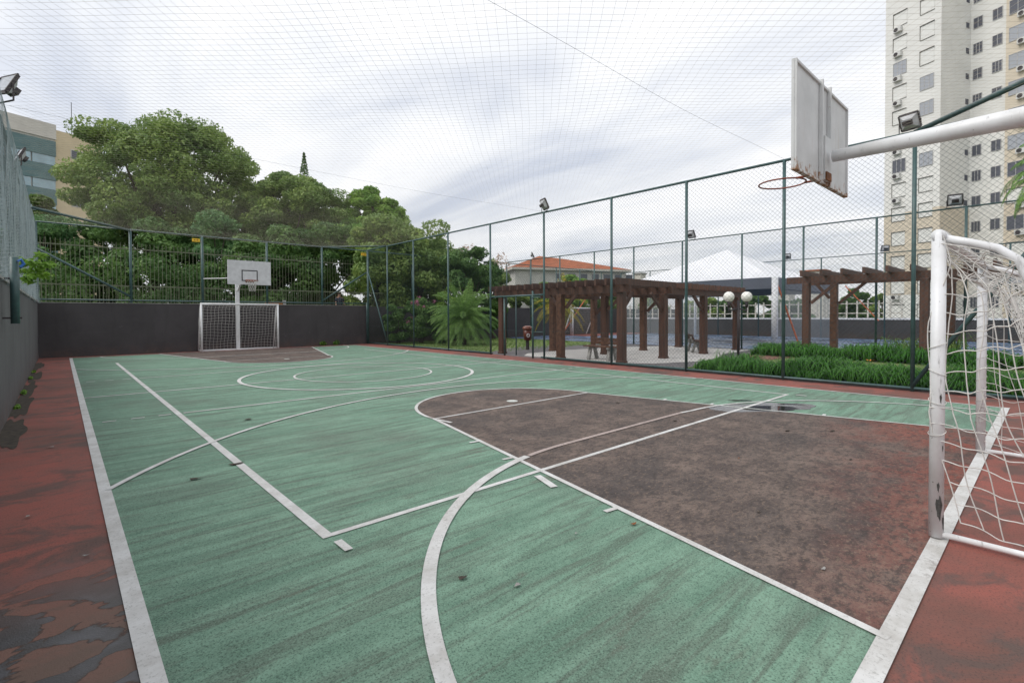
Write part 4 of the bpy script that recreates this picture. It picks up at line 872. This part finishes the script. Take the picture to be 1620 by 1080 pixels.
# ---------------- second court, tent ----------------
MB().quad((22,-12,-.012),(35.6,-12,-.012),(35.6,25,-.012),(22,25,-.012)).build('blue_court', 'blue', kind='structure')
MB().quad((27.5,22.0,-.006),(35.4,22.0,-.006),(35.4,25,-.006),(27.5,25,-.006)).build('court_apron', 'bluered', kind='structure')
MB().quad((22.1,-12,-.006),(22.8,-12,-.006),(22.8,7.5,-.006),(22.1,7.5,-.006)).build('court_apron', 'bluered', kind='structure')
def fence2(x, ys, label, cell=.13):
    f = empty('chain_link_fence', (x, 10, 0), label, 'fence')
    for y in ys: MB().tube([(x,y,-.02),(x,y,5.0)], .04, 8).build('post', 'post', f, True)
    MB().tube([(x,ys[-1],5.0),(x,ys[0],5.0)], .028, 6).build('top_rail', 'post', f, True)
    diamond('x', x+.02, ys[-1], ys[0], .05, 5, cell, .0026).build('mesh', 'wire', f); return f
fence2(22.0, [24.6,22.3,19.85,17.28,14.71,12.0,9.2,6.78,4.38,1.97,-.6,-3.2], 'green chain link fence between the garden pergolas and the tent')
fence2(35.2, [24.8,22.0,19.2,16.4,13.6,9.84,6.6,4.5,1.5,-1.5], 'farthest green chain link fence beyond the tent', .16)
f = empty('chain_link_fence', (28, 24.9, 0), 'green chain link end fence left of the tent below the tiled house', 'fence')
for x in (24.5, 27.2, 29.9, 32.6): MB().tube([(x,24.9,1.9),(x,24.9,5.0)], .04, 8).build('post', 'post', f, True)
MB().tube([(22,24.9,5.0),(35.2,24.9,5.0)], .028, 6).build('top_rail', 'post', f, True); diamond('y', 24.92, 22, 35.2, 2, 5, .16, .0019).build('mesh', 'wire', f)
flood((22, 22.1, 5.0), R(40), 'small floodlight on the second fence left of the tiled house'); flood((22, 11.55, 5.0), R(80), 'floodlight on the second fence above the tent')
flood((22, 2.25, 5.0), R(100), 'dark floodlight on the second fence in front of the tower'); flood((35.2, 11.8, 5.0), R(120), 'farthest floodlight just right of the tent peak'); flood((35.2, 6.6, 5.0), R(120), 'floodlight on the farthest fence at the tower edge')
w = empty('boundary_wall', (36, 8, 0), 'dark low wall with a pale cap beyond the tent and second court', 'wall')
MB().box(36, -14, -.1, 36.2, 25, 1.14).build('wall', 'wall_dark', w); MB().box(35.97, -14, 1.142, 36.23, 25, 1.24).build('coping', 'tent', w)
mb = MB(); wf = empty('picket_fence', (36.4, 14, 1.1), 'pale picket railing above the far low wall behind the tent', 'fence')
for y in np.arange(6, 25, .55): mb.box(36.35, y-.04, 1.1, 36.42, y+.04, 2.3)
mb.box(36.43, 6, 1.5, 36.46, 25, 1.56).box(36.43, 6, 2.1, 36.46, 25, 2.16).build('pickets', 'cream_wall', wf)
# tent
tx0, tx1, ty0, ty1, ze, zp = 23.0, 31.4, 8.2, 16.2, 3.12, 5.05
te = empty('marquee_tent', (27.2, 12.2, 0), 'white peaked marquee tent with dark grey valance on the second court', 'tent')
mb = MB(); n = 14; pc = Vector((27.2, 12.2, zp)); cn = [Vector((tx0,ty0,ze)),Vector((tx1,ty0,ze)),Vector((tx1,ty1,ze)),Vector((tx0,ty1,ze))]
for k in range(4):
    A0, B0 = cn[k], cn[(k+1) % 4]
    rows = []
    for i in range(n+1):
        s__ = i/n; row = []
        for j in range(9):
            e_ = A0.lerp(B0, j/8); p = e_.lerp(pc, s__); sag_ = -.06*math.sin(math.pi*s__)*(1-s__*.3); row.append((p.x, p.y, p.z+sag_))
        rows.append(row)
    for i in range(n):
        for j in range(8): mb.quad(rows[i][j], rows[i][j+1], rows[i+1][j+1], rows[i+1][j])
mb.build('canopy', 'tent', te)
mb = MB(); e_ = .01
for (xa, ya, xb, yb_) in ((tx0,ty0,tx1,ty0),(tx1,ty0,tx1,ty1),(tx1,ty1,tx0,ty1),(tx0,ty1,tx0,ty0)): mb.quad((xa,ya,ze-.5),(xb,yb_,ze-.5),(xb,yb_,ze-.005),(xa,ya,ze-.005))
mb.build('valance', 'valance', te)
for x, y in ((tx0,ty0),(tx1,ty0),(tx1,ty1),(tx0,ty1)): MB().tube([(x,y,0),(x,y,ze)], .13 if (x,y) == (tx0,ty0) else .08, 10).build('pole', 'tent', te, True)
MB().quad((tx0+.3,ty0+.02,.1),(tx1-.2,ty0+.02,.1),(tx1-.2,ty0+.02,2.6),(tx0+.3,ty0+.02,2.6)).build('side_panel', 'pvc', te)
MB().quad((tx0+.02,11.6,.1),(tx0+.02,ty1,.1),(tx0+.02,ty1,2.6),(tx0+.02,11.6,2.6)).build('side_panel', 'pvc', te)
for (a, c, lab) in (((tx0,ty0,3.1),(24.2,7.6,0.1),'orange ratchet strap running down from the near tent corner'),(tuple(cw(1337,452,29)),tuple(cw(1390,507,28.5)),'orange ratchet strap right of the tent behind the small pergola'),((30.5,24.6,3.0),(27.6,24.4,.4),'orange strap seen through the far blue court goal')):
    tag(MB().beam(a, c, .05, .05).build('tie_strap', 'strap'), lab, 'strap', 'orange tie straps')
# goal on the second court
def small_goal():
    g = empty('goal', (29.9, 24.2, 0), 'distant white goal on the blue court seen through the large pergola', 'goal', 'futsal goals')
    ga, gb = 27.9, 30.7; 
    for x in (ga, gb): MB().tube([(x,23.9,0),(x,23.9,2.04)], .05, 10).build('goalpost', 'white', g, True)
    MB().tube([(ga,23.9,2.0),(gb,23.9,2.0)], .05, 10).build('crossbar', 'white', g, True)
    def back(u, v): return np.stack([ga+(gb-ga)*u, 24.1+.7*v+0*u, 2.0*(1-v)+.04+0*u], 1)
    A, B = net_mesh(back, 18, 14, 0, 1); MB().wires(A, B, .004).build('net', 'cord', g)
    MB().tube([(gb,23.95,2.0),(gb-.1,24.85,0)], .04, 6).build('back_stanchion', 'white', g); MB().tube([(ga,23.95,2.0),(ga,24.85,0)], .04, 6).build('back_stanchion', 'white', g)
small_goal()
h = empty('basketball_hoop', (28.6, 24.6, 0), 'white hoop pole behind the distant goal on the blue court', 'basketball hoop', 'basketball hoops')
MB().tube([(28.6,24.7,0),(28.6,24.7,2.6),(29.0,23.9,3.1)], .07, 8).build('pole', 'white', h, True); MB().box(29.3,23.5,2.75,31.0,23.55,3.75).build('backboard', 'board', h)
MB().tube([(30.15+.22*math.cos(a), 23.2+.22*math.sin(a), 2.9) for a in [k*math.pi/8 for k in range(17)]], .014, 6, False).build('rim', 'rimred', h)

# ---------------- buildings ----------------
def camw(Rr, d): return Vector((Rr*math.cos(YAW)+d*math.sin(YAW), -Rr*math.sin(YAW)+d*math.cos(YAW), 0))
av = (camw(.358, -.934)).normalized(); bv = (camw(.934, .358)).normalized(); Z = Vector((0,0,1))
P1 = camw(43.5, 58); P3 = P1+av*5.56+bv*5.2
tw = empty('apartment_tower', tuple(P1), 'tall white and beige apartment tower at the right with shuttered windows', 'building')
def blk(o, la, lb, z0, z1, mat, nm='wall'): return MB().obox(o+Z*z0, av*la, bv*lb, Z*(z1-z0)).build(nm, mat, tw)
blk(P1, 5.56, 18, 12.9, 48, 'tw'); blk(P1, 5.56, 18, 3.6, 12.9, 'tb'); blk(P1, 5.56, 18, 0, 3.6, 'tw')
blk(P3, 3.1, 12.8, 0, 48, 'tw'); blk(P3+av*3.1-bv*.25, 12, 13, 0, 48, 'tb')
blk(P1+av*5.562+bv*.0, .03, 5.2, 3.6, 12.9, 'tb', 'wall_panel')
def window(o, n, s0, s1, z0, z1, mode, bars=2):
    """o: origin on face, u along av, outward normal n"""
    u = av; w_ = MB(); t_ = .045; fr = MB(); O = o+n*.015
    if mode == 'shut':
        fr.obox(O+u*(s0-.03)+Z*z1, u*(s1-s0+.06), n*.12, Z*.05).obox(O+u*(s0-.02)+Z*(z0-.04), u*(s1-s0+.04), n*.05, Z*.03).obox(O+u*(s0-.03)+Z*(z0), u*.03, n*.08, Z*(z1-z0))  # dark top and left bars added as the recess shade; sill below
    else:
        for (a, c, e1, e2) in ((s0,s1,z0,z0+t_),(s0,s1,z1-t_,z1)): fr.obox(O+u*a+Z*e1, u*(c-a), n*.05, Z*(e2-e1))
        for a in (s0, s1-t_): fr.obox(O+u*a+Z*(z0+t_), u*t_, n*.05, Z*(z1-z0-2*t_))
    if mode != 'shut':
        for k in range(1, bars): fr.obox(O+u*(s0+(s1-s0)*k/bars-.025)+Z*(z0+t_), u*.05, n*.045, Z*(z1-z0-2*t_))
    f_ = fr.build('window', 'frame' if mode != 'shut' else 'reveal_shade_sill', tw)
    p_ = MB().obox(O+u*(s0+.01)+Z*(z0+.01), u*(s1-s0-.02), n*.02, Z*(z1-z0-.02))
    p_.build('pane' if mode != 'shut' else 'shutter', {'shut': 'shut', 'dark': 'glass', 'pale': 'glassp'}[mode], f_)
MT['reveal_shade_sill'] = simple('shutter_reveal_shade_and_sill', (.22, .21, .19), .6)  # dark tone paints the reveal shade around shutters, shared with the sill
def acu(o, n, s, z):
    u = av; a = MB().obox(o+u*s+n*.05+Z*z, u*.8, n*.32, Z*.55).build('air_conditioner', 'ac', tw)
    c = o+u*(s+.3)+n*.38+Z*(z+.27); mb = MB(); mb.tube([c+(u*math.cos(t)+Z*math.sin(t))*.19 for t in [k*math.pi/7 for k in range(15)]], .03, 5, False); mb.obox(c-u*.14-Z*.14, u*.28, n*.01, Z*.28).build('fan', 'darkmetal', a)
nb = -bv
rw = random.Random(5)
for k in range(13):
    zt = 35.5-2.75*k
    for ci, (s0, s1) in enumerate(((.87, 2.26), (3.6, 4.93))):
        mode = 'shut' if rw.random() < .86 else rw.choice(['dark', 'pale'])
        if k in (4,) and ci == 1: mode = 'pale'
        z0 = zt-1.5
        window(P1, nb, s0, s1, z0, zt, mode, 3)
    if k % 5 != 4 and k != 8: acu(P1, nb, 1.0, zt-2.2)
    zt = 33.5-2.75*(k-1)
    if zt > 1.5:
        window(P3, nb, .22, 1.05, zt-1.15, zt, 'dark', 2 if rw.random() < .5 else 3); window(P3, nb, 1.87, 2.72, zt-1.15, zt, 'dark', 2 if rw.random() < .6 else 3)
        pb = P3+av*3.1-bv*.25
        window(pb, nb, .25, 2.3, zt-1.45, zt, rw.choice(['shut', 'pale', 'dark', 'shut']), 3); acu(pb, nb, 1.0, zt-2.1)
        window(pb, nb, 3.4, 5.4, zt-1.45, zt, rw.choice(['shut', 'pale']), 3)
        # small side window on the recess
        q = P1+av*5.56+bv*4.3+Z*(zt-1.0); MB().obox(q, av*.02, bv*.55, Z*.6).build('pane', 'glass', tw)
# flats at the upper left
lo = cw(22, 181, 60); ld = (cw(86, 196, 63.4)-lo); ld.z = 0; ln_ = ld.length; ld.normalize(); nn_ = Vector((ld.y, -ld.x, 0))
fl_ = empty('flats_building', (lo.x, lo.y, 0), 'cream and teal block of flats with glazed balconies behind the trees at upper left', 'building')
O = Vector((lo.x, lo.y, 0)); zr = lo.z
MB().obox(O-ld*8, ld*(ln_+8), -nn_*12, Z*zr).build('wall', 'cream_wall', fl_)
MB().obox(O-ld*8+nn_*.2+Z*(zr-1.9), ld*(ln_+8.1), -nn_*.3, Z*1.9).build('roof', 'cream_wall', fl_)
for k in range(5):
    z1_ = zr-2.2-3.1*k; MB().obox(O-ld*8+nn_*.3+Z*(z1_-1.9), ld*(ln_+8), -nn_*.3, Z*1.9).build('balcony_panel', 'teal', fl_)
    for j in range(5): MB().obox(O-ld*8+ld*((ln_+8)*j/5+.08)+nn_*.22+Z*(z1_-3.05), ld*((ln_+8)/5-.16), -nn_*.2, Z*1.12).build('window', 'tealglass', fl_)
O2 = O+ld*ln_
MT['flatbeige'] = simple('flats_beige', (.70, .58, .38), .85, .1, 1)
MB().obox(O2+ld*.003, ld*5, -nn_*10, Z*(zr-.6)).build('wall', 'flatbeige', fl_)
for k in range(5):
    w1 = MB().obox(O2+ld*1.6+nn_*.03+Z*(zr-3.9-3.1*k), ld*2.0, -nn_*.05, Z*1.3).build('window', 'cream_wall', fl_); MB().obox(O2+ld*1.7+nn_*.05+Z*(zr-3.8-3.1*k), ld*1.8, -nn_*.05, Z*1.1).build('pane', 'glass', w1)
an = cw(113, 180, 66); tag(MB().tube([(an.x,an.y,zr-1),(an.x,an.y,an.z+1.5)], .04, 5).build('antenna', 'darkmetal'), 'thin aerial mast on the roof of the flats', 'antenna')
# tiled house
hs = empty('tiled_house', (45, 40, 0), 'pale house with orange hipped tile roof beyond the second court', 'building')
c0 = cw(815, 440, 56); c1 = cw(990, 440, 60); u = (c1-c0); u.z = 0; Lh = u.length; u.normalize(); v_ = Vector((-u.y, u.x, 0)); 
if v_.dot(camw(0,1)) < 0: v_ = -v_
O = Vector((c0.x, c0.y, 0)); zev = 5.9
ze1 = cw(870, 424, 57).z
MB().obox(O, u*Lh, v_*9, Z*ze1).build('wall', 'housewall', hs)
r0 = O-u*.5-v_*.5+Z*ze1; a_ = u*(Lh+1); b2 = v_*10; rdg = cw(880, 404, 61).z; ra = r0+u*5+v_*5; ra.z = rdg; rb = r0+a_-u*6.5+v_*5; rb.z = rdg-.3
mb = MB(); mb.quad(r0, r0+a_, rb, ra); mb.quad(r0+a_, r0+a_+b2, rb); mb.quad(r0+a_+b2, r0+b2, ra, rb); mb.quad(r0+b2, r0, ra); mb.build('roof', 'tile', hs)
MB().obox(r0-Z*.25, a_, b2, Z*.24).build('eaves', 'cream_wall', hs)
for k in range(7):
    q = O+u*(5+1.5*k)-v_*.04+Z*(ze1-1.25); w1 = MB().obox(q, u*.95, v_*.06, Z*.7).build('window', 'frame', hs)
    MB().obox(q+u*.06-v_*.02+Z*.06, u*.83, v_*.02, Z*.58).build('pane', 'glass', w1)
# far greenery right
for i, (px, tp, d, hw, lab) in enumerate([(1352,455,70,30,'distant green tree right of the tent under the small pergola'),(1395,462,75,26,'distant tree left of the tower base'),(1180,462,60,60,'green mound of trees behind the pale picket railing'),(1110,468,62,50,'green tree mass behind the lamp globes'),(1250,470,64,44,'green tree seen through the tent side'),(1035,470,66,36,'distant green tree left of the tent')]):
    T(px, tp, d, hw, 520, 'distant_tree', 'leafA' if i % 2 else 'leafC', 26, 260, .28, lab, 80+i, group='distant trees beyond the far wall', trunk_r=.2, nlimb=6, bottom=-1)
for i, (px, py, d, w_, h_, lab) in enumerate([(1290,430,120,2.4,3.0,'tiny pinkish rooftop block above the small pergola'),(1012,434,140,1.2,2.5,'grey low rooftops between the house and the tent'),(1240,436,160,2.5,3,'tiny far building right of the tent peak')]):
    q = cw(px, py, d); t = empty('distant_building', (q.x, q.y, 0), lab, 'building', 'distant rooftops on the skyline'); MB().box(q.x-w_, q.y-w_, 0, q.x+w_, q.y+w_, q.z).build('wall', 'cream_wall', t); MB().box(q.x-w_-.3, q.y-w_-.3, q.z+.002, q.x+w_+.3, q.y+w_+.3, q.z+.35).build('roof', 'cap' if i else 'tile', t)

# person and barrier behind the end wall
pp = cw(537, 470, 28.0)
pe = empty('person', (pp.x, pp.y, 1.1), 'person in dark navy top seen from the waist up above the end wall', 'person')
def skin_body():
    J = {'pel':(0,0,.95),'chest':(0,.02,1.32),'neck':(0,.03,1.47),'head':(0,.0,1.60),'top':(0,0,1.70),'ls':(-.17,0,1.40),'le':(-.25,-.05,1.13),'lh':(-.28,-.22,1.0),'rs':(.17,0,1.40),'re':(.24,-.04,1.12),'rh':(.2,-.22,1.02),'lk':(-.1,-.05,.5),'lf':(-.1,0,.06),'rk':(.1,.08,.5),'rf':(.1,.1,.06),'lhip':(-.09,0,.9),'rhip':(.09,0,.9)}
    E = [('pel','chest'),('chest','neck'),('neck','head'),('head','top'),('chest','ls'),('ls','le'),('le','lh'),('chest','rs'),('rs','re'),('re','rh'),('pel','lhip'),('lhip','lk'),('lk','lf'),('pel','rhip'),('rhip','rk'),('rk','rf')]
    rad = {'pel':.14,'chest':.15,'neck':.055,'head':.095,'top':.07,'ls':.065,'le':.045,'lh':.035,'rs':.065,'re':.045,'rh':.035,'lk':.06,'lf':.045,'rk':.06,'rf':.045,'lhip':.09,'rhip':.09}
    ks = list(J); me = bpy.data.meshes.new('body'); me.from_pydata([J[k] for k in ks], [(ks.index(a), ks.index(c)) for a, c in E], []); o = bpy.data.objects.new('body', me); col.objects.link(o)
    m = o.modifiers.new('skin', 'SKIN'); me.skin_vertices.new() if not me.skin_vertices else None
    for i, k in enumerate(ks): me.skin_vertices[0].data[i].radius = (rad[k], rad[k])
    me.skin_vertices[0].data[0].use_root = True; s = o.modifiers.new('sub', 'SUBSURF'); s.levels = 1; s.render_levels = 2; me.materials.append(MT['skin']); o.parent = pe; return o
skin_body()
ox, oy, oz = pp.x, pp.y, 1.1
MB().tube([(ox,oy,oz+.85),(ox,oy,oz+1.1),(ox,oy+.01,oz+1.33),(ox,oy+.02,oz+1.44)], [.17,.165,.20,.11], 14).tube([(ox-.15,oy,oz+1.40),(ox-.23,oy-.03,oz+1.2)], [.085,.07], 10).tube([(ox+.15,oy,oz+1.40),(ox+.22,oy-.03,oz+1.2)], [.085,.07], 10).build('shirt', 'navy', pe, True)
MB().sphere((ox, oy+.02, oz+1.68), .11, 14, 10, (1, 1.1, .85)).build('hair', 'hair', pe, True)
MB().tube([(ox-.1,oy-.01,oz+.05),(ox-.1,oy-.04,oz+.5),(ox-.08,oy,oz+.92)], [.07,.09,.12], 10).tube([(ox+.1,oy+.08,oz+.05),(ox+.1,oy+.08,oz+.5),(ox+.08,oy,oz+.92)], [.07,.09,.12], 10).build('trousers', 'navy', pe, True)
q = cw(437, 480, 26.5); bq = empty('road_barrier', (q.x, q.y, 1.1), 'low orange barrier with white end just above the end wall right of the far goal', 'barrier')
MB().box(q.x-.55, q.y, 1.9, q.x+.35, q.y+.06, q.z+.12).build('board', 'signo', bq) if False else None
MT['signo'] = simple('barrier_orange', (.62, .22, .05), .6, .3, 8)
MB().box(q.x-.55, q.y, q.z-.15, q.x+.35, q.y+.06, q.z+.10).build('board', 'signo', bq); MB().box(q.x+.352, q.y-.01, q.z-.2, q.x+.5, q.y+.08, q.z+.18).build('end_panel', 'board', bq)
MB().box(q.x-.5, q.y+.01, 1.1, q.x-.44, q.y+.05, q.z-.152).box(q.x+.3, q.y+.01, 1.1, q.x+.348, q.y+.05, q.z-.152).build('leg', 'darkmetal', bq)
